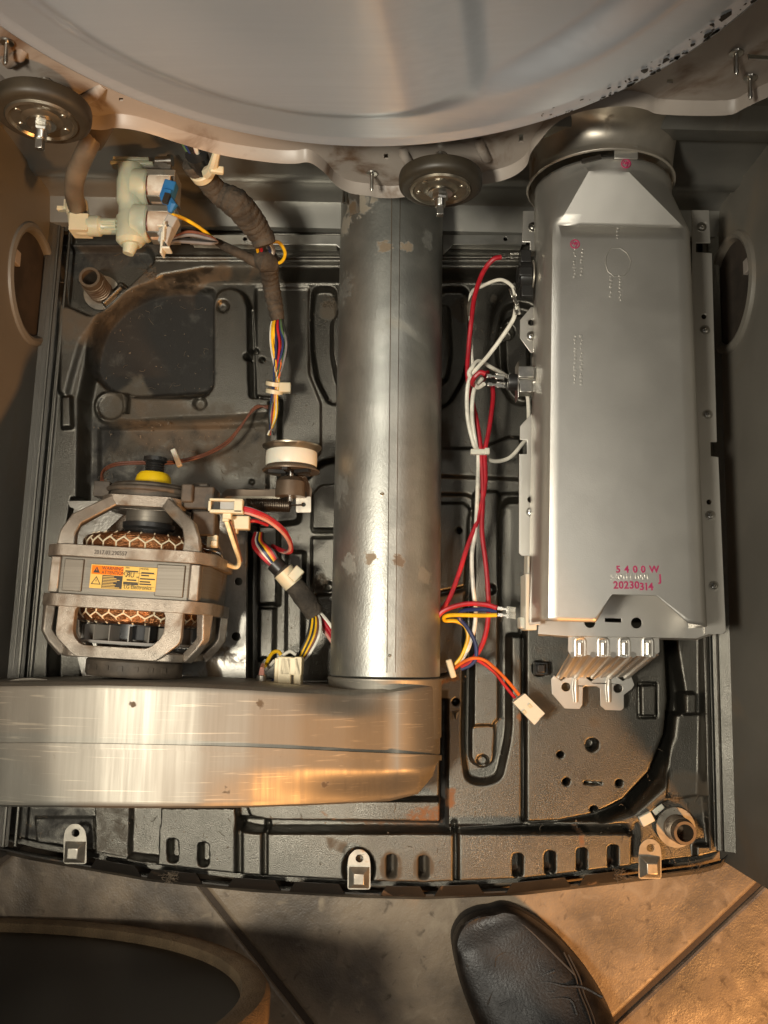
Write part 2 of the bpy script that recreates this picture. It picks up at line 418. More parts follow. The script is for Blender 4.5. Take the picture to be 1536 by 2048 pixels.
def lower(poly, val, soft=7, rnd=0, off=0):
    """blend the height towards val inside the polygon, over a wall `soft` pixels wide"""
    global H
    pl = roundpoly(poly, rnd, 5) if rnd else poly
    xs = [p[0] for p in pl]; ys = [p[1] for p in pl]; mg = soft + 6
    sel = (X > min(xs) - mg) & (X < max(xs) + mg) & (Y > min(ys) - mg) & (Y < max(ys) + mg)
    if not sel.any(): return
    d = sdf(pl, X[sel], Y[sel]) + off
    f = sstep(-soft / 2, soft / 2, d)
    H[sel] = H[sel] * (1 - f) + val * f
# perimeter shelf -> basin
basin = [(182, 1640), (165, 1000), (168, 800), (185, 720), (215, 655), (262, 602), (330, 563), (410, 549), (1310, 549), (1350, 600),
         (1372, 1000), (1375, 1400), (1355, 1500), (1318, 1568), (1262, 1618), (1195, 1642), (1110, 1652), (900, 1654), (480, 1652), (430, 1650)]
lower(basin, -9, 22)
# left rail creases and the deep gutter beside them
lx = 106 - 114 * tt
H += np.where(X < lx + 20, 8, 0) * sstep(0, 3, lx + 20 - X)
H += 4.5 * np.exp(-((X - lx - 22) / 3.5) ** 2) + 4 * np.exp(-((X - lx - 40) / 3.5) ** 2)
lower([(150, 1000), (168, 1000), (150, 1640), (96, 1640), (104, 1300)], -14, 10)
lower([(128, 622), (150, 618), (214, 632), (170, 690), (150, 760), (140, 800), (124, 790)], 10, 14, 10)
lower([(131, 800), (150, 798), (152, 860), (131, 862)], 11, 8, 4)
lower([(120, 495), (300, 498), (312, 525), (250, 585), (190, 640), (128, 612)], -4, 12, 12)
lower([(196, 600), (240, 562), (258, 576), (214, 618)], 0, 4, 5)                                       # raised bar beside the foot
lower([(205, 610), (243, 574), (250, 579), (212, 615)], 6, 4)
# right rails
rx_ = 1425 + 33 * tt
for off_, a_ in ((14, 5), (30, -5), (48, 5)):
    H += a_ * np.exp(-((X - rx_ + off_) / 5) ** 2)
H += np.where(X > rx_ - 10, 8, 0) * sstep(0, 4, X - rx_ + 10)
lower([(1345, 1260), (1398, 1260), (1398, 1560), (1340, 1610), (1352, 1500), (1368, 1400)], 2, 12)
lower([(1362, 1385), (1385, 1385), (1385, 1428), (1362, 1428)], 10, 6, 4)
lower([(1345, 1428), (1400, 1428), (1396, 1600), (1330, 1590)], 0, 8)
# rear shelf lip
H += 3.0 * np.exp(-((Y - 523) / 2.6) ** 2) * sstep(300, 320, X) * sstep(1050, 1030, X)
lower([(108, 466), (1425, 466), (1425, 492), (108, 492)], 0, 4)
# ---- left half of the basin
lower([(180, 740), (184, 690), (202, 645), (236, 606), (286, 580), (345, 568), (424, 570), (428, 620), (428, 700), (424, 762), (408, 776), (262, 786), (215, 776)], -17, 14, 16)
lower([(424, 600), (436, 578), (462, 572), (486, 582), (498, 610), (500, 770), (520, 792), (565, 796), (562, 826), (470, 834), (352, 838), (262, 844),
       (196, 838), (184, 806), (196, 784), (240, 780), (262, 792), (352, 794), (410, 790), (424, 770)], 0, 13, 12)
lower(circ(216, 808, 30), -8, 14); lower(circ(445, 612, 11), -4, 8); lower(circ(399, 806, 12), -5, 8)
lower([(500, 610), (512, 790), (560, 793), (500, 793)], -13, 8, 6)
lower([(626, 566), (668, 566), (672, 640), (676, 800), (658, 800), (632, 752), (622, 690), (620, 620)], -17, 10, 14)       # moat left of the pipe
lower([(662, 632), (690, 600), (690, 780), (672, 752), (662, 700)], -7, 10, 10)
lower([(884, 566), (936, 566), (944, 640), (942, 700), (930, 750), (900, 800), (872, 812), (870, 600)], -17, 10, 14)       # moat right of it
lower([(862, 600), (900, 600), (905, 700), (896, 750), (862, 770)], -7, 10, 10)
lower([(598, 962), (640, 920), (690, 908), (690, 1370), (495, 1370), (495, 1050), (596, 1040)], -16, 12, 12)                 # trench field beside the motor
lower([(622, 985), (640, 966), (700, 962), (700, 1058), (622, 1058)], -3, 8, 6)
lower([(621, 1072), (700, 1072), (700, 1194), (622, 1194)], -5, 8, 4)
lower([(630, 1188), (700, 1188), (700, 1250), (632, 1250)], -8, 8, 4)
lower([(514, 1050), (554, 1050), (554, 1208), (514, 1208)], -3, 8, 4)
lower([(514, 1214), (546, 1214), (544, 1322), (514, 1322)], -9, 8, 4)
lower([(570, 1100), (606, 1100), (602, 1310), (568, 1310)], -10, 10, 6)
lower([(538, 802), (556, 802), (556, 980), (534, 980)], -4, 7, 4)
lower([(508, 566), (616, 566), (616, 740), (640, 800), (640, 900), (600, 940), (560, 960), (560, 790), (508, 786)], -11, 8, 6)
lower([(190, 850), (480, 846), (530, 840), (530, 990), (300, 990), (190, 985)], -14, 9, 8)
# ---- right half
lower([(862, 893), (960, 893), (1020, 870), (1044, 872), (1044, 956), (862, 948)], -5, 9)
lower([(862, 984), (936, 984), (962, 1000), (966, 1060), (966, 1330), (938, 1390), (862, 1400)], -13, 10, 10)
lower([(862, 1002), (930, 1002), (944, 1015), (944, 1160), (930, 1172), (862, 1186)], -8, 8, 6)
lower([(862, 1192), (944, 1176), (944, 1640), (894, 1640), (892, 1400), (862, 1400)], -6, 9, 4)
lower([(984, 1000), (1002, 984), (1048, 984), (1060, 1260), (1060, 1655), (890, 1655), (890, 1500), (984, 1480)], -6, 10, 14)
lower([(1004, 1010), (1020, 996), (1070, 996), (1070, 1270), (1010, 1270)], -16, 12, 8)
lower([(1000, 1030), (1022, 1010), (1022, 1470), (1002, 1560), (968, 1570), (936, 1562), (928, 1500), (934, 1180), (944, 1010)], -17, 14, 30)
lower([(950, 980), (1000, 980), (1000, 1440), (990, 1448), (988, 1522), (968, 1536), (948, 1522), (946, 1448)], -3, 9, 10)
lower([(944, 1452), (994, 1452), (990, 1528), (968, 1540), (944, 1526)], -8, 6, 14)
lower(circ(968, 1525, 11), -14, 6)
lower([(1012, 606), (1040, 596), (1075, 606), (1075, 800), (1030, 800), (1004, 760), (996, 680)], -15, 12, 16)
lower([(1008, 640), (1030, 622), (1060, 626), (1060, 790), (1036, 780), (1012, 740)], -4, 10, 12)
plate_r = [(1053, 1240), (1330, 1240), (1338, 1400), (1330, 1470), (1300, 1545), (1248, 1600), (1190, 1628), (1120, 1642), (1053, 1645)]
lower(plate_r, -2, 5); lower([(890, 1420), (1046, 1420), (1048, 1636), (1036, 1648), (904, 1648), (894, 1636)], -3, 6) if False else None
H -= 7 * np.exp(-((X - 1050) / 3.2) ** 2) * sstep(1240, 1250, Y) * sstep(1650, 1640, Y)
d_ = sdf(plate_r, X, Y); H -= 9 * np.exp(-((d_ + 9) / 7) ** 2) * sstep(1200, 1300, X)
H += 2.5 * np.exp(-((d_ + 22) / 4) ** 2) * sstep(1150, 1230, X) * sstep(1500, 1540, Y)
for (hx, hy, hr) in ((1186, 1490, 12), (1122, 1510, 5), (1134, 1564, 6), (1240, 1567, 6), (1189, 1620, 6), (913, 1405, 6), (494, 713, 6), (508, 693, 4.5), (521, 710, 4.5),
                     (498, 957, 4.5), (920, 1058, 5), (984, 1178, 9), (1015, 660, 15), (525, 1325, 10), (656, 1172, 9), (345, 663, 5), (340, 692, 5), (1081, 1337, 14)):
    lower(circ(hx, hy, hr, 14), -17, 4)
lower([(1170, 1564), (1204, 1566), (1204, 1569), (1170, 1569)], -9, 3)
lower([(248, 783), (260, 783), (258, 826), (246, 826)], -18, 4)
lower([(1278, 1366), (1316, 1366), (1316, 1436), (1278, 1436)], -6, 4, 4)
lower([(1282, 1370), (1312, 1370), (1312, 1432), (1282, 1432)], 1, 3, 3)
# ---- front rim: groove, pressed facets, slots
lower([(470, 1640), (880, 1650), (900, 1660), (1250, 1648), (1262, 1664), (900, 1672), (520, 1664), (480, 1655)], -16, 10)
lower([(488, 1600), (884, 1600), (884, 1644), (540, 1642), (500, 1634)], 1, 8, 6)
lower([(884, 1400), (896, 1400), (896, 1660), (880, 1660)], -16, 6)
lower([(-10, 1600), (322, 1600), (318, 1722), (-10, 1684)], -12, 6)
lower([(60, 1640), (180, 1640), (184, 1706), (64, 1690)], -8, 5); lower([(184, 1600), (258, 1600), (254, 1720), (186, 1706)], -4, 4)
lower([(324, 1612), (474, 1612), (482, 1740), (320, 1722)], 6, 5)
lower([(486, 1662), (1252, 1662), (1258, 1735), (900, 1760), (482, 1748)], 6, 8)
for (gx, gw) in ((480, 5), (531, 4), (911, 4)):
    H -= 7 * np.exp(-((X - gx) / gw) ** 2) * sstep(1640, 1660, Y)
for (sx_, sy_) in ((349, 1698), (410, 1706), (782, 1729), (846, 1731), (1033, 1727), (1097, 1722), (1160, 1716), (1222, 1710)):
    lower([(sx_ - 9, sy_ - 22), (sx_ + 9, sy_ - 22), (sx_ + 9, sy_ + 22), (sx_ - 9, sy_ + 22)], -9, 5, 8)
lower([(1262, 1650), (1330, 1600), (1410, 1590), (1425, 1720), (1260, 1740)], -4, 8)
lower(circ(718, 1735, 30, 20, 40), 0, 10); lower([(1390, 1690), (1432, 1690), (1440, 1732), (1392, 1740)], 2, 6, 5)
H = np.where(Y > front[None, :] - 26, np.minimum(H, 6 - 22 * sstep(26, 12, front[None, :] - Y)), H)
PZ = Z0 + H * 1.35 / 1000.0
wx, wy = Pn(X, Y, Z0)
V = np.stack([wx, wy, PZ], -1).reshape(-1, 3)
idx = np.arange(NX * NY).reshape(NY, NX)
Q = np.stack([idx[:-1, :-1], idx[1:, :-1], idx[1:, 1:], idx[:-1, 1:]], -1).reshape(-1, 4)
me = bpy.data.meshes.new('pan_sheet'); me.vertices.add(len(V)); me.vertices.foreach_set('co', V.ravel())
me.loops.add(len(Q) * 4); me.loops.foreach_set('vertex_index', Q.ravel().astype(np.int32))
me.polygons.add(len(Q)); me.polygons.foreach_set('loop_start', np.arange(0, len(Q) * 4, 4, dtype=np.int32)); me.polygons.foreach_set('loop_total', np.full(len(Q), 4, np.int32))
me.polygons.foreach_set('use_smooth', np.ones(len(Q), bool)); me.update(); me.validate()
def paint(name, areas):
    a = np.zeros(X.shape)
    for (poly, soft, val) in areas:
        a = np.maximum(a, val * sstep(-soft, soft, sdf(poly, X, Y)))
    at = me.attributes.new(name, 'FLOAT', 'POINT'); at.data.foreach_set('value', a.ravel().astype(np.float32))
paint('dirt', [([(200, 800), (240, 690), (330, 745), (345, 790), (560, 830), (540, 960), (320, 900), (190, 930)], 30, 0.85),
               ([(440, 535), (560, 535), (560, 555), (330, 570), (260, 600)], 14, 0.9), ([(300, 560), (410, 558), (380, 590), (330, 600)], 14, 0.7),
               (circ(655, 605, 20), 8, 1.0), (circ(930, 605, 26), 8, 1.0), (circ(990, 590, 9), 5, 0.9), ([(875, 830), (905, 830), (905, 920), (875, 920)], 12, 0.9),
               ([(120, 600), (200, 620), (250, 580), (300, 530), (320, 560), (200, 690), (130, 720)], 20, 0.75), (circ(640, 1165, 14, 12, 22), 6, 0.8),
               ([(186, 1600), (258, 1600), (254, 1720), (186, 1706)], 8, 0.55), ([(880, 1190), (940, 1170), (935, 1185), (880, 1205)], 6, 0.8),
               ([(1340, 1540), (1400, 1545), (1420, 1620), (1390, 1640), (1330, 1600)], 12, 0.8), (circ(1190, 1448, 14), 10, 0.7), (circ(782, 1729, 24, 14, 32), 6, 0.85),
               (circ(846, 1731, 22, 14, 32), 6, 0.85), ([(650, 1668), (700, 1680), (690, 1705), (660, 1695)], 6, 0.7), ([(1180, 1650), (1262, 1640), (1270, 1660), (1180, 1665)], 8, 0.8),
               ([(470, 1090), (490, 1060), (495, 1350), (440, 1360)], 15, 0.4)])
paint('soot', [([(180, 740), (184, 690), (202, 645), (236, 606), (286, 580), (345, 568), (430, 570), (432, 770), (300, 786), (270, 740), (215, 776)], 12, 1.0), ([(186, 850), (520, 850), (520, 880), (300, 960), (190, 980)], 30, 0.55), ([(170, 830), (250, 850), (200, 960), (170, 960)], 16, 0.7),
               ([(110, 480), (330, 490), (320, 520), (120, 560)], 10, 0.7), ([(884, 1380), (898, 1380), (898, 1660), (880, 1660)], 4, 0.8), ([(0, 1620), (180, 1620), (180, 1690), (0, 1680)], 8, 0.6)])  # near-black patches over the rear-left recess, front groove and corners
paint('rust', [([(820, 1618), (885, 1605), (886, 1650), (800, 1652)], 16, 0.68), ([(640, 1622), (668, 1640), (800, 1650), (880, 1652), (880, 1662), (700, 1656)], 7, 0.7),
               ([(894, 1580), (912, 1580), (910, 1620), (894, 1620)], 6, 0.85), (circ(1042, 1436, 8), 4, 0.8), ([(880, 1360), (920, 1352), (920, 1362), (880, 1372)], 4, 0.7),
               ([(1150, 1655), (1165, 1655), (1168, 1690), (1155, 1690)], 5, 0.6)] + [(circ(q, w_ + 14, 9, 12, 8), 4, 0.6) for q, w_ in ((1033, 1727), (1097, 1722), (1160, 1716), (1222, 1710))])
base = thing('base_pan', 'black enamelled pressed steel base pan with dust and rust spots on the floor tiles', 'base pan', (0, 0.1, 0.01))
me.materials.append(m_pan); po = bpy.data.objects.new('pan_sheet', me); COL.objects.link(po); po.parent = base; po.matrix_parent_inverse = Matrix.Translation(base.location).inverted()
m_lip = mat('rusty_lip_enamel', (0.035, 0.030, 0.025), 0.3, 0.42, dirt=((0.15, 0.095, 0.055), 40, 0.60, 0.72), bump=(200, 0.2, 0.001), rvar=0.1)
fline = [(x, y) for x, y in zip(np.linspace(-8, 1458, 90), np.interp(np.linspace(-8, 1458, 90), fx, fy))]
# outer front wall: rolled bottom bead with an upstanding strip
Vl, Fl = [], []
prof = [(0, 0.052 - 0.02), (3, 0.034), (6, 0.046), (9, 0.046), (12, 0.030), (16, 0.018), (16, 0.008), (2, 0.008)]
for (x, y) in fline:
    for (dy, z) in prof: Vl.append(P(x, y + dy - 2, z))
n = len(prof)
for i in range(len(fline) - 1):
    for k2 in range(n): Fl.append((i * n + k2, i * n + (k2 + 1) % n, (i + 1) * n + (k2 + 1) % n, (i + 1) * n + k2))
obj('front_lip', (Vl, Fl), m_lip, base)
def fyat(x): return float(np.interp(x, fx, fy))
for (a, b_) in ((180, 282), (292, 404), (455, 562), (578, 690), (760, 852), (868, 968), (1012, 1142), (1158, 1246)):
    q = [(a, 8), (a + 12, -12), (b_ - 12, -12), (b_, 8)]
    top = [P(x, fyat(x) + dy, 0.056 if dy < 0 else 0.048) for x, dy in q]
    Vt = top + [p - Vector((0, 0.002, 0.004)) for p in top]
    obj('lip_tab', (Vt, [(0, 1, 2, 3), (7, 6, 5, 4), (0, 4, 5, 1), (1, 5, 6, 2), (2, 6, 7, 3), (3, 7, 4, 0)]), m_lip, base, bevel=0.0006)
# spring clips on the front rim
for (cx, cy) in ((150, 1690), (718, 1741), (1300, 1720)):
    cl = obj('mounting_clip', pplate(roundpoly([(cx - 23, cy + 38), (cx - 23, cy - 12), (cx - 20, cy - 30), (cx - 8, cy - 42), (cx + 8, cy - 42), (cx + 20, cy - 30), (cx + 23, cy - 12), (cx + 23, cy + 38)], 6), Z0 + 0.014, 0.0012, [(cx + 1, cy - 24, 8)]), m_clip, base, bevel=0.0003)
    p = P(cx, cy + 14, Z0 + 0.014); sz = 0.02
    a = sz / 2; b2 = sz * 0.24; hh = 0.008
    Vc = [p + Vector((x * a, y * a, 0)) for x, y in ((-1, -1), (1, -1), (1, 1), (-1, 1))] + [p + Vector((x * b2, y * b2, hh)) for x, y in ((-1, -1), (1, -1), (1, 1), (-1, 1))]
    obj('clip_pyramid', (Vc, [(3, 2, 1, 0), (0, 1, 5, 4), (1, 2, 6, 5), (2, 3, 7, 6), (3, 0, 4, 7), (4, 5, 6, 7)]), m_clip, cl, bevel=0.0006)
# threaded levelling feet standing through the two visible corners
for (bx, by, tx, ty, hz) in ((203, 585, 180, 537, 0.075), (1352, 1655, 1370, 1668, 0.062)):
    p0 = P(bx, by, Z0); p0.z = Z0 - 0.006; p1 = P(tx, ty, hz + 0.01); ax = Vector((0, 0, 1))
    r0 = 0.0115; hgt = hz + 0.01 - p0.z
    ft = obj('levelling_foot', lathe([(r0, 0), (r0, hgt - 0.004), (r0 * 0.93, hgt), (r0 * 0.7, hgt), (r0 * 0.68, 0.004), (0, 0.004)], p0, ax, 28), m_foot, base)
    hel = [p0 + Vector((math.cos(a) * r0, math.sin(a) * r0, 0.006 + (hgt - 0.014) * a / (2 * math.pi * 7))) for a in np.linspace(0, 2 * math.pi * 7, 150)]
    obj('thread', tube(hel, 0.0011, 5), m_foot, ft)
    obj('washer', lathe([(0.019, 0), (0.019, 0.002), (0.012, 0.002), (0.012, 0)], p0 + Vector((0, 0, 0.004)), ax, 28, closed=True), m_clip, ft)
# white nylon clip near the front right foot
obj('pan_hook', join(box(P(1292, 1637, Z0 + 0.008), (0.013, 0.010, 0.008), rz(28)), box(P(1316, 1618, Z0 + 0.004), (0.012, 0.006, 0.004), rz(40))), m_white, base, bevel=0.001)
obj('pan_hook', join(box(P(1081, 1337, Z0 + 0.006), (0.013, 0.013, 0.014)), box(P(1081, 1337, Z0 + 0.015), (0.008, 0.008, 0.008))), m_black, base, bevel=0.001)
# little bent-up triangular tab punched out of the sheet
a, b_, c = P(903, 1422, Z0), P(920, 1420, Z0), P(911, 1440, Z0 + 0.001)
obj('punched_tab', ([a + Vector((0, 0, .001)), b_ + Vector((0, 0, .001)), c + Vector((0, 0, .003)), P(913, 1426, Z0 + 0.006)], [(0, 1, 2), (0, 3, 1), (1, 3, 2), (2, 3, 0)]), m_galv_strip, base, smooth=False)
# rear galvanised strip, in two lengths with clipped corners
for poly in ([(380, 470), (684, 470), (684, 500), (672, 489), (380, 489)], [(886, 470), (1052, 470), (1052, 488), (906, 489), (886, 510)]):
    hx = 490 if poly[0][0] < 700 else 1011
    obj('rear_strip', pplate(poly, 0.072, 0.0015, [(hx, 478, 4)]), m_galv_strip, base, bevel=0.0003)
for fx_, fw_ in ((530, 0.150), (970, 0.075)): obj('rear_strip_fold', box(P(fx_, 492, 0.064), (fw_, 0.002, 0.012)), m_galv_strip, base)

# ================================================================== CABINET
m_pocket = mat('dark_pocket', (0.035, 0.025, 0.017), 0, 0.8, var=(30, 0.4))  # dark colour painted in so the side holes look dark inside
cab = thing('cabinet', 'dented grey steel cabinet shell with a round vent knockout in each side wall', 'cabinet', (0, 0.1, 0.0))
BLz, TOPz = 0.030, 1.0
xl0, xl1 = P(104, 466, 0.055), P(-10, 1690, 0.055)      # left wall foot, rear and front
xr0, xr1 = P(1428, 466, 0.055), P(1462, 1700, 0.055)
YB = 0.462
def wall_panel(name, a, b_, sgn, hole, m):
    a, b_ = Vector((a.x, a.y, 0)), Vector((b_.x, b_.y, 0)); ux = (b_ - a).normalized()
    o = a.copy(); o.z = 0
    L_ = (b_ - a).length + 0.015
    back = -(YB - a.y) / abs(ux.y)
    out = [(back, 0.025), (L_, 0.025), (L_, TOPz), (back, TOPz)]
    uy = Vector((0, 0, 1))
    return o, ux, uy, out
for side, a, b_, hp, rr in (('l', xl0, xl1, (64, 570), None), ('r', xr0, xr1, (1462, 586), None)):
    sg = 1 if side == 'l' else -1
    o, ux, uy, out = wall_panel(side, a, b_, sg, None, None)
    nrm = ux.cross(uy)
    # where the hole centre's ray meets this wall
    v = ray(*hp); tq = (o - C0).dot(nrm) / v.dot(nrm); hc = C0 + v * tq
    hu, hv = (hc - o).dot(ux), hc.z
    rad = 0.052
    sp = obj('side_panel', plate(out, [circ(hu, hv, rad, 48)], o, ux, uy, 0.0012), m_cab, cab)
    n_in = nrm if nrm.x * sg > 0 else -nrm
    ctr = o + ux * hu + uy * hv
    obj('knockout_ring', lathe([(rad + 0.009, 0), (rad + 0.008, 0.0035), (rad + 0.004, 0.005), (rad + 0.001, 0.004), (rad - 0.001, 0), (rad - 0.001, -0.004), (rad + 0.009, -0.001)], ctr, n_in, 56, closed=True), m_cab, sp)
    obj('knockout_tab', box(ctr + ux * (-0.2 * rad) + uy * (0.80 * rad) - n_in * 0.003, (0.010, 0.014, 0.012)), m_bulk, sp, bevel=0.0008)
    # added closed pocket, coloured dark to give the hole a dark interior
    obj('knockout_pocket', lathe([(rad + 0.006, -0.002), (rad + 0.004, -0.05), (0, -0.05)], ctr, n_in, 40), m_pocket, sp)
    # stiffening crease along the foot and the corner post
    obj('foot_flange', join(*[tube([a + Vector((sg * dx, 0.02, dz)), b_ + Vector((sg * dx, 0, dz))], 0.0016, 6) for dx, dz in ((0.010, 0.006), (0.020, 0.002))],
                            (lambda q: (q, [(0, 1, 2, 3)]))([a + Vector((0, 0.02, 0.012)), b_ + Vector((0, 0, 0.012)), b_ + Vector((sg * 0.014, 0, 0.004)), a + Vector((sg * 0.014, 0.02, 0.004))])), m_pan, sp)
xa, xb = xl0.x - 0.002, xr0.x + 0.002
pth = [(YB - 0.032, 0.060), (YB - 0.030, 0.066), (YB - 0.004, 0.072), (YB, 0.078), (YB, 0.105), (YB - 0.004, 0.112), (YB - 0.004, 0.128), (YB, 0.135), (YB, 0.20), (YB - 0.012, 0.215), (YB - 0.014, 0.235), (YB, 0.25), (YB, TOPz)]
Vb, Fb = [], []
for (y, z) in pth: Vb += [Vector((xa, y, z)), Vector((xb, y, z))]
for i in range(len(pth) - 1): Fb.append((2 * i, 2 * i + 1, 2 * i + 3, 2 * i + 2))
obj('rear_panel', (Vb, Fb), m_back, cab)

# ================================================================== BULKHEAD, DRUM BACK, ROLLERS
YK = 0.395                                   # plane of the bulkhead plate
def KY(px, py, y=YK): q = PY(px, py, y); return (q.x, q.z)
low = [(-60, 95), (0, 150), (60, 200), (185, 236), (235, 233), (290, 242), (370, 268), (450, 290), (545, 304), (590, 306), (620, 304), (650, 325), (672, 350), (700, 366), (740, 372), (762, 376),
       (810, 374), (900, 352), (968, 348), (1020, 335), (1052, 312), (1062, 285), (1078, 262), (1110, 225), (1160, 200), (1240, 188), (1290, 194), (1325, 205), (1450, 207), (1490, 192), (1536, 170), (1640, 130)]
lowk = [KY(*q) for q in low]
sm = smoothpath([Vector((x, z, 0)) for x, z in lowk], 4)
outl = [(p.x, p.y) for p in sm] + [(lowk[-1][0] + 0.02, 0.95), (lowk[0][0] - 0.02, 0.95)]
bk = thing('bulkhead', 'beige painted bulkhead plate with a wavy dirty lower edge behind the two rollers', 'bulkhead', (0, YK, 0.3))
hol = []
for (hx, hy, rx, rz_) in ((566, 222 + 90, 0, 0),):
    pass
slots = []
for poly in ([(1495, 108), (1540, 112), (1540, 122), (1497, 120)], [(1334, 158), (1346, 158), (1346, 166), (1334, 166)], [(768, 308), (776, 308), (776, 318), (768, 318)],
             [(1038, 270), (1046, 268), (1046, 284), (1038, 284)], [(238, 196), (246, 196), (246, 202), (238, 202)]):
    slots.append([KY(*q) for q in poly])
FR = dict(o=(0, YK, 0), ux=(1, 0, 0), uy=(0, 0, 1))
Vk, Fk = plate(outl, slots, t=0.0012, **FR)
obj('bulkhead_sheet', (Vk, Fk), m_bulk, bk, smooth=False)
# turned rim along the wavy edge
edge = [Vector((p.x, YK - 0.002, p.y)) for p in sm]
Ve = []; 
for p in edge: Ve += [p + Vector((0, 0.002, 0.004)), p + Vector((0, -0.004, 0.0010)), p + Vector((0, -0.0065, -0.0015)), p + Vector((0, -0.0055, -0.003)), p + Vector((0, 0.002, -0.001))]
Fe = []
for i in range(len(edge) - 1):
    for k in range(5): Fe.append((i * 5 + k, i * 5 + (k + 1) % 5, (i + 1) * 5 + (k + 1) % 5, (i + 1) * 5 + k))
obj('bulkhead_flange', (Ve, Fe), m_bulk, bk)
for (ax_, ay_, bx_, by_) in ((1472, 105, 1478, 135), (1500, 155, 1506, 182), (744, 346, 745, 372), (14, 84, 6, 100)):
    p = PY(ax_, ay_, YK - 0.001)
    obj('stud', lathe([(0.0048, 0), (0.0045, 0.001), (0.0017, 0.0014), (0.0016, 0.014), (0.0009, 0.0155), (0, 0.0155)], p, (0, -1, -0.05), 14), m_bolt, bk)
for (ax_, ay_, bx_, by_) in ((806, 300, 820, 326), (958, 280, 975, 320), (150, 205, 205, 175), (10, 125, 46, 104)):      # pressed ribs
    a, b_ = PY(ax_, ay_, YK), PY(bx_, by_, YK)
    obj('pressed_rib', tube([a + Vector((0, 0.002, 0)), a * .8 + b_ * .2 - Vector((0, .002, 0)), a * .2 + b_ * .8 - Vector((0, .002, 0)), b_ + Vector((0, 0.002, 0))], 0.004, 10), m_bulk, bk)
# drum back: round dished steel disc
rim = [PY(x, y, 0.365) for x, y in ((0, 42), (180, 168), (370, 238), (560, 276), (740, 289), (940, 277), (1130, 228), (1330, 132), (1480, 36))]
A = np.array([[p.x, p.z, 1] for p in rim]); bb = np.array([p.x ** 2 + p.z ** 2 for p in rim])
sol = np.linalg.lstsq(A, bb, rcond=None)[0]; dcx, dcz = sol[0] / 2, sol[1] / 2; DR = math.sqrt(sol[2] + dcx ** 2 + dcz ** 2)
print('drum', dcx, dcz, DR)
db_ = thing('rear_drum_disc', 'big round pale steel drum disc with rolled rim and paint chipped at its right edge', 'drum disc', (dcx, 0.38, dcz - DR))
NR, NA = 110, 260
prof = [(DR, 0.026), (DR + 0.0022, 0.020), (DR + 0.0030, 0.012), (DR + 0.0024, 0.004), (DR, 0.0), (DR - 0.003, -0.0018), (DR - 0.007, -0.0012)]
for q in np.linspace(DR - 0.010, 0.01, NR): prof.append((q, None))
Vd = []
fa, fb = PY(935, 60, 0.372), PY(950, 185, 0.372)
for (r_, h_) in prof:
    for k in range(NA):
        a = 2 * math.pi * k / NA; x = dcx + r_ * math.cos(a); z = dcz + r_ * math.sin(a)
        if h_ is None:
            e = DR - r_
            h = 0.0 + 0.0022 * float(sstep(0.018, 0.045, e)) * float(sstep(0.0, 0.5, math.cos(a))) + 0.006 * float(sstep(0.03, 0.12, e))
            # raised lobe left of a fold line, dying out towards the rim
            s_ = (x - (fa.x + (fb.x - fa.x) * (z - fa.z) / (fb.z - fa.z)))
            wv = float(sstep(0.035, 0.06, e + 0.02 * max(0, -s_)))
            h += wv * (-0.012 * float(sstep(0.012, -0.05, s_)) + 0.004 * float(sstep(-0.004, 0.012, s_)) + 0.15 * max(0.0, s_) * float(sstep(0.30, 0.05, s_)))
        else: h = h_
        Vd.append(Vector((x, 0.365 + h, z)))
Fd = []
for i in range(len(prof) - 1):
    for k in range(NA):
        Fd.append((i * NA + k, i * NA + (k + 1) % NA, (i + 1) * NA + (k + 1) % NA, (i + 1) * NA + k))
dd = obj('disc', (Vd, Fd), m_drum, db_)
# paint chips along the right rim: little flat flakes of bare dark metal
cv, cf = [], []
for k in range(95):
    t_ = random.random() ** 0.7
    px_ = 1120 + 410 * t_; ang_r = 0.0035 + random.random() ** 3 * 0.009
    q = PY(px_, 100, 0.365); th = -math.acos(max(-1, min(1, (q.x - dcx) / DR)))
    r_ = DR - ang_r; sz = random.uniform(0.0006, 0.0019) * (0.35 if random.random() < 0.3 else 1) * (0.6 + 0.6 * t_)
    c = Vector((dcx + r_ * math.cos(th), 0, dcz + r_ * math.sin(th)))
    dl = 1 if ang_r > 0.010 else 1
    n0 = len(cv); m_ = 7
    tx = Vector((-math.sin(th), 0, math.cos(th))); tr = Vector((math.cos(th), 0, math.sin(th)))
    st = random.uniform(0.8, 2.4)
    for j in range(m_):
        a = 2 * math.pi * j / m_; rr = sz * random.uniform(0.6, 1.2)
        p = c + tx * (math.cos(a) * rr * st) + tr * (math.sin(a) * rr)
        rad_ = math.hypot(p.x - dcx, p.z - dcz)
        p.y = 0.365 - 0.0016 if rad_ > DR - 0.0085 else 0.365 - 0.0006
        p.y -= 0.0006
        cv.append(p)
    cf.append(tuple(range(n0, n0 + m_)))
ch = tag(obj('paint_chip', (cv, cf), m_ink, dd, smooth=False, recalc=False), kind='stuff')

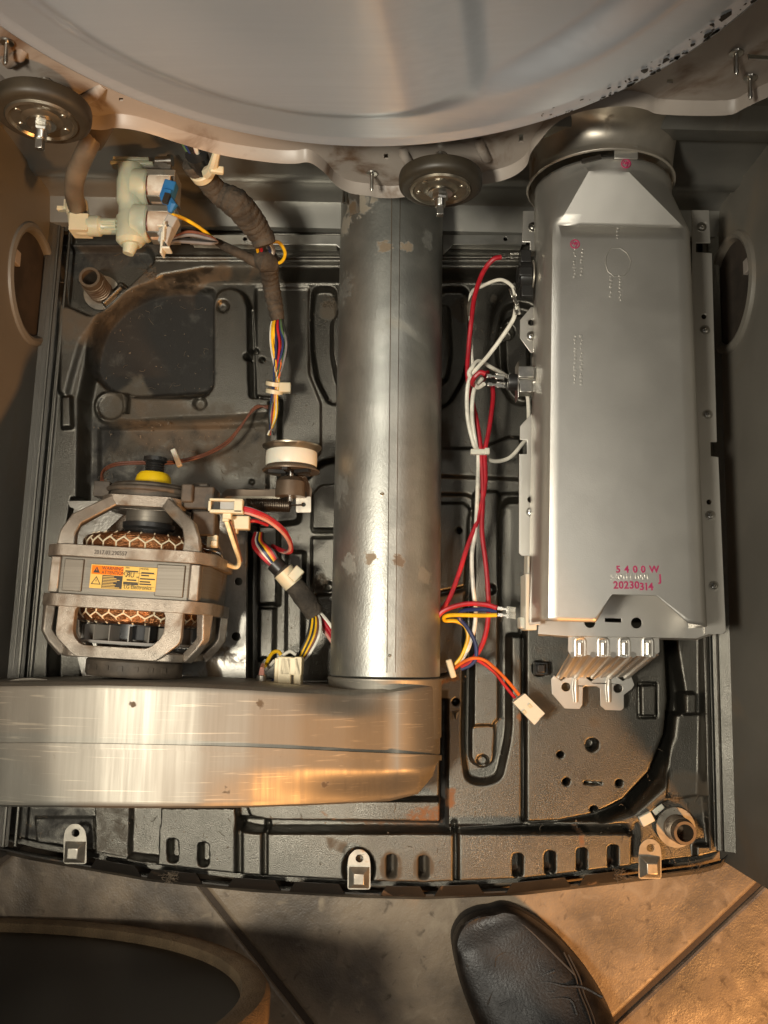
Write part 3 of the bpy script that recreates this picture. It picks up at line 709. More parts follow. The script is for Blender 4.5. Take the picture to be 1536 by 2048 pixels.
def make_roller(label):
    t = thing('drum_roller', label, 'roller', (0, 0, 0), 'rubber drum rollers on the bulkhead')
    ax = (0, -1, 0); r = 0.0335
    obj('tyre', lathe([(r * 0.72, -0.001), (r * 0.9, -0.0035), (r * 0.985, -0.0025), (r, -0.0005), (r, 0.0045), (r * 0.985, 0.0068), (r * 0.93, 0.0085), (r * 0.86, 0.0090), (r * 0.70, 0.0086)], (0, 0, 0), ax, 56), m_tyre, t)
    hub = obj('hub', lathe([(r * 0.74, 0.0080), (r * 0.72, 0.0105), (r * 0.66, 0.0112), (r * 0.62, 0.0095), (r * 0.42, 0.0090), (r * 0.36, 0.0105), (r * 0.30, 0.0112), (0, 0.0112)], (0, 0, 0), ax, 48), m_zinc, t)
    for k in range(6):
        a = k * math.pi / 3 + 0.3; d = Vector((math.cos(a), 0, math.sin(a)))
        obj('hub_dimple', lathe([(0.0030, 0), (0.0024, 0.0011), (0, 0.0014)], d * (r * 0.53) + Vector((0, -0.0088, 0)), ax, 12), m_zinc, hub)
    obj('washer', lathe([(0.0098, 0.0110), (0.0098, 0.0128), (0.0055, 0.0132), (0.0055, 0.0110)], (0, 0, 0), ax, 28, closed=True), m_bolt, t)
    obj('nut', lathe([(0.0065, 0.0125), (0.0065, 0.0165), (0.0058, 0.0180), (0.0042, 0.0180)], (0, 0, 0), ax, 6), m_bolt, t, smooth=False)
    obj('shaft', join(lathe([(0.0042, -0.022), (0.0042, 0.0235), (0.0037, 0.0242), (0, 0.0242)], (0, 0, 0), ax, 20), box((0, -0.0275, 0), (0.0052, 0.0075, 0.0052))), m_bolt, t, bevel=0.0003)
    return t
def dup(root, loc):
    r_ = root.copy(); COL.objects.link(r_); r_.location = loc
    for ch_ in list(root.children):
        c_ = ch_.copy(); COL.objects.link(c_); c_.parent = r_
        for g in ch_.children:
            d_2 = g.copy(); COL.objects.link(d_2); d_2.parent = c_
    return r_
rol = make_roller('brown rubber roller at the far left, above the stained hose and its hose clamp')
rol2 = dup(rol, PY(881, 358, 0.372)); rol2['label'] = 'brown rubber roller over the top end of the round exhaust pipe'
rol.location = PY(86, 217, 0.372)

# ================================================================== EXHAUST PIPE
pr_ = 0.0510
ea, eb = P(770, 1352, 0.105), P(784, 372, 0.105); eb.y = YB + 0.01
pax = (eb - ea).normalized(); L_ = (eb - ea).length
pp = thing('exhaust_pipe', 'long round galvanised exhaust pipe with embossed skin, seam and rust stains, down the middle', 'pipe', ea - Vector((0, 0, pr_)))
def onpipe(px, py, lift=0.0):
    v = ray(px, py); oc = C0 - ea
    d1 = v - pax * v.dot(pax); o1 = oc - pax * oc.dot(pax)
    A_, B_, C_ = d1.dot(d1), 2 * d1.dot(o1), o1.dot(o1) - (pr_ + lift) ** 2
    dis = B_ * B_ - 4 * A_ * C_; t = (-B_ - math.sqrt(max(0, dis))) / (2 * A_)
    return C0 + v * t
sp = []
for (x, y, r, cl, st) in ((768, 494, 0.010, (0.20, 0.12, 0.05), 0.9), (812, 492, 0.008, (0.22, 0.13, 0.05), 0.8), (740, 1118, 0.009, (0.20, 0.13, 0.06), 0.85), (798, 1120, 0.0085, (0.12, 0.075, 0.04), 0.95),
                          (720, 400, 0.022, (0.30, 0.22, 0.13), 0.7), (690, 450, 0.016, (0.32, 0.24, 0.15), 0.6), (700, 1130, 0.013, (0.27, 0.22, 0.15), 0.4), (850, 1150, 0.012, (0.28, 0.24, 0.18), 0.25),
                          (858, 480, 0.012, (0.25, 0.22, 0.18), 0.22), (690, 580, 0.018, (0.20, 0.19, 0.17), 0.15), (680, 980, 0.020, (0.20, 0.17, 0.13), 0.2), (764, 990, 0.0022, (0.16, 0.10, 0.05), 0.9)):
    sp.append((tuple(onpipe(x, y)), r * 0.8, cl, st * 0.85))
m_pipe = mat('embossed_galvanised_pipe', (0.43, 0.43, 0.395), 0.93, 0.46, var=(26, 0.16), bump=(1.0, 0.22, 0.0010, (520, 300, 520), 0.6), spots=sp, dirt=((0.30, 0.25, 0.18), 14, 0.62, 0.9))
pbody = obj('pipe_body', lathe([(pr_ - 0.001, 0), (pr_, 0.0008)] + [(pr_, q) for q in np.linspace(0.02, L_ - 0.03, 12)] + [(pr_ + 0.0003, L_)], ea, pax, 96), m_pipe, pp)
# lock seam along the top
s0, s1 = onpipe(784, 1340), onpipe(794, 392)
def strip_on_pipe(pxa, pya, pxb, pyb, wpx, lift):
    V_, F_ = [], []
    for i in range(30):
        t_ = i / 29; x = pxa + (pxb - pxa) * t_; y = pya + (pyb - pya) * t_
        l, r_ = onpipe(x - wpx / 2, y), onpipe(x + wpx / 2, y)
        cl_ = ea + pax * (l - ea).dot(pax); cr_ = ea + pax * (r_ - ea).dot(pax)
        nl, nr = (l - cl_).normalized(), (r_ - cr_).normalized()
        V_ += [l - nl * 0.0006, l + nl * lift, r_ + nr * lift, r_ - nr * 0.0006]
    for i in range(29):
        for k in range(3): F_.append((i * 4 + k, i * 4 + k + 1, i * 4 + k + 5, i * 4 + k + 4))
    return V_, F_
seam = obj('lock_seam', strip_on_pipe(782, 1345, 792, 382, 15, 0.0011), m_pipe, pp)
for dx in (-8, 8): obj('seam_edge', tube([onpipe(782 + dx, 1345, 0.0001), onpipe(787 + dx, 860, 0.0001), onpipe(792 + dx, 384, 0.0001)], 0.00055, 6), m_foot, seam)
for (x, y) in ((779, 1311), (764, 988)):
    q = onpipe(x, y); ax = (q - (ea + pax * (q - ea).dot(pax))).normalized(); screw(pp, q - ax * 0.0004, 0.0014, m_zinc, ax)
cq = [onpipe(x, y, 0.0015) for x, y in ((699, 378), (718, 378), (718, 424), (698, 432))]
obj('strap_bracket', (cq + [q - Vector((0, 0, 0.0016)) for q in cq], [(0, 1, 2, 3), (7, 6, 5, 4), (0, 4, 5, 1), (1, 5, 6, 2), (2, 6, 7, 3), (3, 7, 4, 0)]), m_mp, pp, bevel=0.0003)
obj('strap_bolt', lathe([(0.0022, 0), (0.002, 0.024), (0.0012, 0.026), (0, 0.026)], onpipe(690, 385) + Vector((0, 0, 0.004)), (0.02, -0.7, 0.5), 12), m_bolt, pp)

# ================================================================== BLOWER HOUSING (front left)
bh = thing('blower_housing', 'long dented steel blower housing with a middle seam across the front left', 'blower housing', P(440, 1500, 0.05))
bx = [-120, -40, 0, 100, 200, 300, 400, 500, 600, 700, 780, 840, 870, 880]
zt = [0.200, 0.214, 0.221, 0.232, 0.236, 0.236, 0.231, 0.221, 0.206, 0.186, 0.164, 0.150, 0.130, 0.105]
yt = [1370, 1369, 1368, 1367, 1366, 1368, 1371, 1376, 1382, 1386, 1380, 1370, 1366, 1366]       # rear top edge (px)
ym = [1490, 1491, 1491, 1491, 1492, 1494, 1496, 1499, 1503, 1508, 1511, 1513, 1514, 1515]
yb = [1612, 1614, 1615, 1616, 1617, 1618, 1618, 1618, 1618, 1618, 1617, 1602, 1563, 1520]
dz_front = [0, 0, 0, 0, 0, 0, 0.001, 0.004, 0.012, 0.024, 0.034, 0.034, 0.030, 0.02]
def shell(y0, y1, front):
    xs_ = np.concatenate([np.linspace(-120, 780, 60), np.linspace(795, 880, 26)]); NV = 26
    V_ = []
    for x in xs_:
        z = float(np.interp(x, bx, zt)) if x < 780 else 0.105 + (0.164 - 0.105) * math.sqrt(max(0, 1 - ((x - 780) / 100.0) ** 2))
        a, b_ = float(np.interp(x, bx, y0)), float(np.interp(x, bx, y1)); dzf = float(np.interp(x, bx, dz_front))
        pa, pb_ = P(x, a, z), P(x, b_, z)
        q = []
        for j in range(NV):
            t_ = j / (NV - 1); p = pa.lerp(pb_, t_)
            if front:
                p.z -= dzf * float(sstep(0.25, 1.0, t_)) + 0.006 * (max(0, (t_ - 0.94) / 0.06)) ** 2
            else:
                p.z -= 0.006 * (max(0, (0.06 - t_) / 0.06)) ** 2
                # sag where the flat wall runs into the round outlet
                p.z -= 0.011 * math.exp(-((x - 690) / 55.0) ** 2) * float(sstep(0.42, 0.0, t_))
            q.append(p)
        if not front: q = [Vector((q[0].x, q[0].y + 0.001, 0.06)), Vector((q[0].x, q[0].y + 0.001, q[0].z - 0.003))] + q
        else: q = q + [Vector((q[-1].x, q[-1].y - 0.001, q[-1].z - 0.003)), Vector((q[-1].x, q[-1].y - 0.001, 0.06))]
        V_ += q
    m_ = NV + 2; F_ = []
    for i in range(len(xs_) - 1):
        for k in range(m_ - 1): F_.append((i * m_ + k, i * m_ + k + 1, (i + 1) * m_ + k + 1, (i + 1) * m_ + k))
    return V_, F_
obj('rear_shell', shell(yt, [y - 2 for y in ym], False), m_duct, bh)
obj('front_shell', shell([y + 2 for y in ym], yb, True), m_duct, bh)
Vs, Fs = [], []
for x in np.linspace(-120, 883, 90):
    z = float(np.interp(x, bx, zt)) if x < 780 else 0.105 + 0.059 * math.sqrt(max(0, 1 - ((min(x, 880) - 780) / 100.0) ** 2))
    y = float(np.interp(x, bx, ym)); st = 0.0036
    p = P(x, y, z)
    for dy, dz in ((-0.0022, -0.004), (-0.0022, st), (0.0022, st), (0.0022, -0.004)): Vs.append(p + Vector((0, -dy, dz)))
for i in range(89):
    for k in range(3): Fs.append((i * 4 + k, i * 4 + k + 1, i * 4 + k + 5, i * 4 + k + 4))
obj('seam_flange', (Vs, Fs), m_duct, bh)
# round outlet collar that takes the exhaust pipe
ca_ = ea - pax * 0.034
obj('outlet_collar', lathe([(pr_ + 0.0015, -0.02), (pr_ + 0.0015, 0.030), (pr_ + 0.0022, 0.0312), (pr_ + 0.0022, 0.0325), (pr_ + 0.0005, 0.0332)], ca_, pax, 72), m_duct, bh)
for (x, y) in ((60, 1366), (385, 1372)):
    obj('mounting_ear', pplate(circ(x, y, 46, 24, 10), 0.17, 0.002), m_duct, bh, bevel=0.0005)

# ================================================================== HEATER
zh, zf = 0.215, 0.158
ht = thing('heater_housing', 'silver box shaped heater housing with stamped red 5400W lettering along the right side', 'heater', P(1250, 900, 0.05))
hxl = lambda py: np.interp(py, [300, 450, 1250], [1093, 1093, 1082]); hxr = lambda py: np.interp(py, [300, 450, 1250], [1374, 1388, 1424])
def hsec(py, morph, zbase=zf):
    """half section of the upper heater shell at image row py; morph 0 = box, 1 = round neck"""
    a, b_ = P(hxl(py), py, zh), P(hxr(py), py, zh)
    c = (a + b_) / 2; hw = (b_ - a).length / 2 * (1 - 0.0 * morph); hh = zh - zbase
    pts = []
    n_ = 48
    for k in range(n_ + 1):
        th = math.pi * (1 - k / n_)
        ct, s_ = math.cos(th), math.sin(th)
        ex = 0.36 - 0 * morph
        bxp = math.copysign(abs(ct) ** 0.22, ct); bzp = s_ ** 0.22 if s_ > 0 else 0
        sc_ = 1.0
        bxp, bzp = max(-1, min(1, bxp)), min(1, bzp)
        rx = ct; rz2 = s_
        x = hw * (bxp * (1 - morph) + rx * morph); z = hh * (bzp * (1 - morph) + rz2 * morph * 1.0)
        pts.append(Vector((c.x + x, c.y, zbase + z)))
    return pts
rows = [(318, 1.0), (336, 1.0), (345, 0.98), (370, 0.80), (400, 0.52), (430, 0.20), (446, 0.04), (454, 0.0)] + [(y, 0.0) for y in np.linspace(480, 1180, 22)]
sec = []
NSEC = 48
def boxsec(py, front_clip=None):
    return hsec(py, 0)
V_, F_ = [], []
LIFT = 0.018
def hsec2(py, m, lift=0.0):
    """rounded box: flat top, sloping shoulder; blends to a half circle"""
    a, b_ = P(hxl(py), py, zh + lift), P(hxr(py), py, zh + lift)
    c = (a + b_) / 2; hw = (b_ - a).length / 2; hh = zh - zf
    shp = [(-1.0, 0), (-1.0, 0.35), (-0.985, 0.72), (-0.955, 0.88), (-0.905, 0.975), (-0.84, 1.0), (-0.6, 1.0), (-0.3, 1.0), (0, 1.0), (0.3, 1.0), (0.6, 1.0), (0.86, 1.0), (0.92, 0.965), (0.96, 0.88), (0.988, 0.68), (1.0, 0.35), (1.0, 0)]
    rnd = [(-math.cos(math.pi * k / 16), math.sin(math.pi * k / 16)) for k in range(17)]
    R_ = []
    for (bx_, bz_), (rx2, rz2) in zip(shp, rnd):
        R_.append(Vector((c.x + hw * (bx_ * (1 - m) + rx2 * m), c.y, zf + lift + hh * (bz_ * (1 - m) + rz2 * m * 1.02))))
    return R_
NS = 17
# last row follows the cut-out
xs_cut = [(-1, 1246), (-0.6, 1246), (-0.36, 1246), (-0.17, 1190), (0.36, 1190), (0.72, 1244), (1, 1250)]
def cutrow(x):
    return float(np.interp(x, [c[0] for c in xs_cut], [c[1] for c in xs_cut]))
# finer front part: dense columns across the top so that the cut reads crisp
shp_x = [-1.0, -1.0, -0.985, -0.955, -0.905, -0.84, -0.8, -0.7, -0.6, -0.5, -0.40, -0.37, -0.35, -0.30, -0.24, -0.19, -0.165, -0.13, -0.05, 0.05, 0.15, 0.25, 0.32, 0.35, 0.38, 0.45, 0.52, 0.60, 0.68, 0.715, 0.735, 0.86, 0.92, 0.96, 0.988, 1.0, 1.0]
shp_z = lambda x, i: [0, 0.35][i] if i < 2 else ([0.35, 0][i - 35] if i >= 35 else float(np.interp(x, [-0.985, -0.955, -0.905, -0.84, 0.86, 0.92, 0.96, 0.988], [0.72, 0.88, 0.975, 1, 1, 0.965, 0.88, 0.68])))
Vf = []
main_rows = [454] + list(np.linspace(480, 1180, 22))
for py in main_rows + [None] * 6:
    jj = len(Vf) // len(shp_x) - len(main_rows) + 1
    for i, x in enumerate(shp_x):
        yy = py if py is not None else 1180 + (cutrow(x) - 1180) * jj / 6.0
        a, b_ = P(hxl(yy), yy, zh), P(hxr(yy), yy, zh); c = (a + b_) / 2; hw = (b_ - a).length / 2
        Vf.append(Vector((c.x + hw * x, c.y, zf + (zh - zf) * shp_z(x, i))))
nc = len(shp_x)
obj_front = (Vf, [(i * nc + k, i * nc + k + 1, (i + 1) * nc + k + 1, (i + 1) * nc + k) for i in range(len(main_rows) + 5) for k in range(nc - 1)])
# faceted transition from box to round neck
tr = []
yb_, yn = 454, 346
boxs = hsec2(yb_, 0); ring = hsec2(yn, 1.0)
fl = P(1176, 346, zh); fr = P(1258, 343, zh)
Vt = []
NT = 14
for j in range(NT):
    t_ = j / (NT - 1); py = yb_ + (yn - yb_) * t_
    rsec, bsec = hsec2(py, 1.0, LIFT * t_), hsec2(py, 0.0, LIFT * t_)
    for k in range(NS):
        u = bsec[k]; v_ = rsec[k]
        p = u.lerp(v_, float(t_))
        Vt.append(p)
# crisp facet: pull the flat trapezoid into one plane
for j in range(NT):
    t_ = j / (NT - 1); py = yb_ + (yn - yb_) * t_
    xl, xr2 = 1093 + 0.08 * 295 + (1178 - 1093 - 0.08 * 295) * t_, 1388 - 0.07 * 295 + (1257 - 1388 + 0.07 * 295) * t_
    for k in range(NS):
        p = Vt[j * NS + k]
        zl = zh + (LIFT + 0.001) * t_
        if 5 <= k <= 11:
            f_ = (k - 5) / 6.0
            q = P(xl + (xr2 - xl) * f_, py, zl); Vt[j * NS + k] = Vector((q.x, hsec2(py, 0, LIFT * t_)[0].y, zl))
obj_tr = (Vt, [(i * NS + k, i * NS + k + 1, (i + 1) * NS + k + 1, (i + 1) * NS + k) for i in range(NT - 1) for k in range(NS - 1)])
Vn = []
last = [Vt[(NT - 1) * NS + k] for k in range(NS)]
for j in range(6):
    t_ = j / 5
    py = yn + (318 - yn) * t_
    rsec = hsec2(py, 1.0, LIFT)
    for k in range(NS):
        tgt = rsec[k].copy(); tgt.z = zf + LIFT + (tgt.z - zf - LIFT) * 1.03
        s_ = last[k].copy(); s_.y = tgt.y
        Vn.append(s_.lerp(tgt, float(sstep(0, 1, min(1, t_ * 1.3)))))
obj_nk = (Vn, [(i * NS + k, i * NS + k + 1, (i + 1) * NS + k + 1, (i + 1) * NS + k) for i in range(5) for k in range(NS - 1)])
def weld(geo, name, m, parent, angle=38):
    V0, F0 = geo
    me = bpy.data.meshes.new(name); me.from_pydata([tuple(v) for v in V0], [], F0)
    bm = bmesh.new(); bm.from_mesh(me); bmesh.ops.remove_doubles(bm, verts=bm.verts, dist=0.0004); bmesh.ops.dissolve_degenerate(bm, edges=bm.edges, dist=1e-5)
    V1 = [v.co.copy() for v in bm.verts]; bm.verts.index_update(); F1 = [tuple(v.index for v in f.verts) for f in bm.faces]; bm.free(); bpy.data.meshes.remove(me)
    return obj(name, (V1, F1), m, parent)
hs = weld(join(obj_front, obj_tr, obj_nk), 'heater_shell', m_alum, ht)
sol_ = hs.modifiers.new('thick', 'SOLIDIFY'); sol_.thickness = 0.001; sol_.offset = 1
# lower half pan showing through the front cut
lowp = [(1075, 1262), (1100, 1246), (1428, 1250), (1448, 1262), (1400, 1275), (1322, 1276), (1080, 1270)]
lowtray = obj('lower_tray', pplate([(1086, 1150), (1424, 1150), (1436, 1262), (1392, 1277), (1130, 1272), (1076, 1268)], zf - 0.004, 0.0012, [(1180, 1245, 11), (1273, 1246, 11), [(1210, 1236), (1243, 1237), (1243, 1245), (1210, 1244)]]), m_alum, ht, bevel=0.0003)
obj('tray_lip', (lambda a: (a, [(i, i + 1, i + 8, i + 7) for i in range(6)] ))([P(x, y, zf - 0.004 + dz) for dz, dy in ((0, 0), (-0.012, 4)) for x, y in ((1076, 1268 + dy), (1100, 1268 + dy), (1130, 1272 + dy), (1260, 1274 + dy), (1392, 1277 + dy), (1418, 1268 + dy), (1436, 1262 + dy))]), m_alum, ht)
# side flanges
fL = obj('left_flange', pplate([(1046, 422), (1074, 422), (1088, 430), (1088, 700), (1088, 1112), (1044, 1112), (1038, 1106), (1038, 908), (1054, 908), (1054, 880), (1040, 880), (1040, 852), (1070, 820), (1082, 818),
                                (1082, 700), (1062, 706), (1040, 676), (1040, 640), (1062, 614), (1082, 614), (1082, 512), (1060, 512), (1060, 484), (1044, 484)], zf, 0.0014, [(1062, 645, 6), (1061, 999, 6)]), m_alum, ht, bevel=0.0004)
fR = obj('right_flange', pplate([(1384, 420), (1418, 420), (1421, 486), (1392, 486), (1392, 504), (1424, 506), (1434, 884), (1421, 884), (1422, 912), (1437, 914), (1452, 1262), (1446, 1268), (1410, 1268), (1398, 1100), (1384, 700)], zf - 0.002, 0.0014, [(1408, 633, 5), (1418, 1004, 5)]), m_alum, ht, bevel=0.0004)
for (x, y) in ((1066, 454), (1063, 672), (1062, 1025)): screw(fL, P(x, y, zf), 0.0032)
for (x, y) in ((1403, 454), (1410, 660), (1415, 829), (1421, 1031), (1428, 1172)): screw(fR, P(x, y, zf - 0.002), 0.0032)
# rounded left side bulge of the lower half between the flange tabs
obj('side_wall', join(tube([P(1078, 500, zf), P(1079, 1110, zf)], 0.004, 10), tube([P(1074, 715, zf + .002), P(1076, 810, zf + .002)], 0.0045, 10)), m_alum, ht)
# neck slots (dark pressed openings)
for poly in ([(1163, 318), (1202, 309), (1203, 317), (1164, 325)], [(1232, 308), (1273, 308), (1273, 314), (1232, 315)]):
    q = [P(x, y, zh + LIFT + 0.0040) for x, y in poly]
    obj('neck_slot', (q + [v - Vector((0, 0, 0.002)) for v in q], [(0, 1, 2, 3), (7, 6, 5, 4), (0, 4, 5, 1), (1, 5, 6, 2), (2, 6, 7, 3), (3, 7, 4, 0)]), m_ink, hs, smooth=False)
ZT = zh + 0.0012
def htext(name, s_, px, py, size, m, depth=0.0002, sx=1.0, space=1.0, shear=0, bold=0.00022): return text(name, s_, P(px, py, ZT), P(px + 50, py, ZT) - P(px, py, ZT), (0, 1, 0), size, m, hs, depth, sx=sx, space=space, shear=shear, bold=bold)
for ch_, x in zip('5400W', (1232, 1249, 1266, 1282, 1299)): htext('power_print', ch_, x, 1145, 0.0080, m_print, sx=0.95)
for ch_, x in zip('20230314', (1227, 1237.5, 1248, 1258.5, 1269, 1279, 1288, 1297)): htext('date_print', ch_, x, 1177 + (3 if x > 1270 else 0), 0.0085, m_print, sx=0.95)
htext('letter_print', 'J', 1318, 1163, 0.0085, m_print)
htext('embossed_code', '5301EL1001', 1221, 1159, 0.0070, m_alum, 0.0006, sx=0.93, bold=0.0)
for (x, y) in ((1150, 488), (1252, 327)):
    q = P(x, y, ZT if y > 400 else zh + LIFT + 0.0035); c = [q + Vector((math.cos(a) * 0.0038, math.sin(a) * 0.0038, 0)) for a in np.linspace(0, 2 * math.pi, 26)]
    obj('inspection_stamp', join(tube(c, 0.0005, 5, caps=False), tube([q + Vector(v) * 0.0038 for v in ((-.7, -.1, 0), (-.4, .5, 0), (-.1, -.2, 0), (.15, .5, 0), (.3, -.3, 0), (.1, -.8, 0))], 0.00042, 5, smooth=3), tube([q + Vector(v) * 0.0038 for v in ((.1, .2, 0), (.5, .4, 0), (.55, -.2, 0))], 0.00042, 5, smooth=3)), m_print, hs)
ev = []
for x0, y0, y1 in ((1150, 672, 772), (1163, 672, 772), (1150, 498, 556), (1164, 498, 556), (1222, 552, 602), (1240, 552, 602), (1236, 456, 478)):
    y = y0
    while y < y1:
        h_ = random.choice((3, 4, 5)); wv = random.choice((2.5, 4, 5))
        ev.append(box(P(x0 + random.uniform(-1.5, 1.5), y, zh + 0.0009), (0.0005 * wv, 0.00042 * h_, 0.0010), rz(random.uniform(-25, 25)))); y += h_ + random.choice((2, 3, 3, 6))
tag(obj('embossed_mark', join(*ev), m_alum, hs, bevel=0.0002), kind='stuff')
oct_ = [(1222, 496), (1240, 496), (1254, 506), (1262, 522), (1258, 540), (1248, 552), (1228, 553), (1216, 543), (1211, 528), (1213, 510)]
obj('embossed_outline', tube([P(x, y, zh + 0.0007) for x, y in oct_ + oct_[:1]], 0.0007, 6), m_alum, hs)
# round flared elbow at the rear that feeds the bulkhead
re_ = (P(hxr(330), 330, zh + LIFT) - P(hxl(330), 330, zh + LIFT)).length / 2 + 0.003
zf0 = zf; zf = zf + LIFT
ec = P(1236, 303, zf + re_); ec.z = zf
el = thing('air_elbow', 'wide rounded steel elbow joining the heater neck to the bulkhead', 'elbow', (ec.x, ec.y, 0.08))
Vl2, Fl2 = [], []
NE, rho, pre = 56, 0.016, 0.007
st_ = [(q, 0.0) for q in (0.0, 0.0015, 0.004, pre)] + [(None, th) for th in np.linspace(5, 86, 14)] + [('up', q) for q in (0.02, 0.06, 0.14, 0.24)]
for i, (q, th) in enumerate(st_):
    k_ = 1.0 + (0.030 if i in (0, 2) else 0.045 if i == 1 else 0.02) * (1 if i < 3 else 0)
    up = 0
    if q == 'up': up = th; th = 86
    t_ = R(th if q is None or q == 'up' else 0.0)
    fl_ = 1 + 0.10 * (th / 86.0 if q is None or q == 'up' else 0)
    piv = Vector((ec.x, ec.y + pre, zf + re_ + rho)); c_ = piv + Vector((0, math.sin(t_), -math.cos(t_))) * (re_ + rho) if (q is None or q == 'up') else Vector((ec.x, ec.y + q, zf))
    c_ = c_ + Vector((0, 0, up))
    for k in range(NE):
        a = 2 * math.pi * k / NE
        v_ = Vector((math.cos(a) * fl_, -math.sin(a) * math.sin(t_), math.sin(a) * math.cos(t_))) * (re_ * k_)
        Vl2.append(c_ + v_)
for i in range(len(st_) - 1):
    for k in range(NE): Fl2.append((i * NE + k, i * NE + (k + 1) % NE, (i + 1) * NE + (k + 1) % NE, (i + 1) * NE + k))
m_elbow = mat('reflection_tinted_steel', (0.60, 0.545, 0.465), 0.78, 0.36, var=(18, 0.15), dirt=((0.20, 0.13, 0.07), 25, 0.6, 0.8))  # brownish base colour stands in for a warm reflection on the elbow
elb = obj('elbow_body', (Vl2, Fl2), m_elbow, el)
zf = zf0
sd = elb.modifiers.new('thick', 'SOLIDIFY'); sd.thickness = 0.0012
obj('latch_tab', box(P(1252, 305, zh + LIFT + 0.006), (0.020, 0.012, 0.0016)), m_alum, el, bevel=0.0004)

# ================================================================== DRIVE MOTOR
def beam(pts, wd, hg, up=(0, 0, 1)):
    """bar of rectangular section along a path"""
    pts = [Vector(p) for p in pts]; V_, F_ = [], []
    for i, p in enumerate(pts):
        t_ = (pts[min(i + 1, len(pts) - 1)] - pts[max(i - 1, 0)]).normalized()
        u_ = Vector(up[i] if isinstance(up, list) else up); sd_ = t_.cross(u_).normalized(); u2 = sd_.cross(t_)
        ww = wd[i] if isinstance(wd, list) else wd
        for a, b_ in ((-1, -1), (1, -1), (1, 1), (-1, 1)): V_.append(p + sd_ * (a * ww / 2) + u2 * (b_ * hg / 2))
    for i in range(len(pts) - 1):
        for k in range(4): F_.append((i * 4 + k, i * 4 + (k + 1) % 4, (i + 1) * 4 + (k + 1) % 4, (i + 1) * 4 + k))
    n_ = len(pts) - 1
    return V_, F_ + [(3, 2, 1, 0), (n_ * 4, n_ * 4 + 1, n_ * 4 + 2, n_ * 4 + 3)]
ZM = 0.150
m_fan = mat('fan_blade_grey', (0.22, 0.20, 0.17), 0, 0.45)
mtop = P(247, 1156, ZM + 0.062); MC = Vector((mtop.x, mtop.y, ZM)); MR = Matrix.Rotation(R(-2.2), 3, 'Z')
def mm(x, y, z): return MC + MR @ Vector((x, y, z))
def mset(geo): return [MC + MR @ Vector(v) for v in geo[0]], geo[1]
mo = thing('drive_motor', 'dusty cast aluminium drive motor with copper windings and a yellow warning label', 'motor', (MC.x, MC.y, 0.06))
octo = [(-0.056, 0.062), (0.056, 0.062), (0.070, 0.043), (0.070, -0.043), (0.056, -0.062), (-0.056, -0.062), (-0.070, -0.043), (-0.070, 0.043)]
def slab(poly, hole, y0, y1):
    g = plate(poly, [hole] if hole else [], (0, 0, 0), (1, 0, 0), (0, 0, 1), y1 - y0)   # normal is -y
    return [Vector((v.x, v.y + y0, v.z)) for v in g[0]], g[1]
so = [(x * 0.955, z * 0.965) for x, z in octo]
stt = obj('stator', mset(slab(so, circ(0, 0, 0.034, 32), -0.0155, 0.0155)), m_stator, mo, bevel=0.0008)
for x0, x1 in ((-0.050, -0.034), (0.0265, 0.050)):
    obj('stator_block', mset(box(((x0 + x1) / 2, 0, 0.0605), (x1 - x0, 0.0265, 0.003))), m_stator, stt, bevel=0.0006)
fo = [(x * 1.03, z * 1.02) for x, z in octo]
rimh = roundpoly([(x * 0.80, z * 0.80) for x, z in octo], 0.02, 3)
rear = obj('rear_bracket', mset(slab(roundpoly(fo, 0.006, 3), rimh, 0.0155, 0.0255)), m_cast, mo, bevel=0.0012)
frontb = obj('front_bracket', mset(slab(roundpoly(fo, 0.006, 3), rimh, -0.0260, -0.0155)), m_cast, mo, bevel=0.0012)
for sx_ in (-1, 1):
    for sz_ in (-1, 1):
        u_ = Vector((sx_ * 0.7, 0, sz_)).normalized()
        obj('bracket_leg', mset(beam([(sx_ * 0.053, 0.020, sz_ * 0.053), (sx_ * 0.052, 0.036, sz_ * 0.053), (sx_ * 0.048, 0.047, sz_ * 0.050), (sx_ * 0.024, 0.067, sz_ * 0.034), (sx_ * 0.016, 0.070, sz_ * 0.030)], [0.016, 0.013, 0.0115, 0.010, 0.010], 0.009, (0, 0, sz_))), m_cast, rear, bevel=0.0012)
        obj('clamp_lug', mset(box((sx_ * 0.058, 0, sz_ * 0.052), (0.008, 0.030, 0.016))), m_cast, rear, bevel=0.001)
obj('rear_bar', mset(slab(roundpoly([(-0.026, 0.038), (0.026, 0.038), (0.038, 0.022), (0.038, -0.022), (0.026, -0.038), (-0.026, -0.038), (-0.038, -0.022), (-0.038, 0.022)], 0.004, 2), circ(0, 0, 0.018, 28), 0.064, 0.0735)), m_cast, rear, bevel=0.001)
for (x, z) in octo[2:]:
    obj('bracket_leg', mset(beam([(x * .94, -0.020, z * .96), (x * 0.94, -0.046, z * 0.96), (x * 0.88, -0.053, z * 0.92), (x * 0.74, -0.064, z * 0.82)], [0.014, 0.0085, 0.0085, 0.009], 0.008, (x, 0, z))), m_cast, frontb, bevel=0.0012)
obj('front_bar', mset(slab(roundpoly([(x * 0.76, z * 0.86) for x, z in octo], 0.005, 2), roundpoly([(x * 0.56, z * 0.68) for x, z in octo], 0.01, 3), -0.0665, -0.0595)), m_cast, frontb, bevel=0.001)
obj('window_frame', mset(plate(roundpoly([(-0.0515, -0.020), (-0.0515, -0.050), (-0.034, -0.066), (0.033, -0.066), (0.0515, -0.050), (0.0515, -0.020)], 0.004, 2), [roundpoly([(-0.0375, -0.0245), (-0.0375, -0.048), (-0.030, -0.0565), (0.026, -0.0565), (0.037, -0.045), (0.037, -0.0245)], 0.006, 4)], (0, 0, 0.0605), t=0.008)), m_cast, frontb, bevel=0.0012)
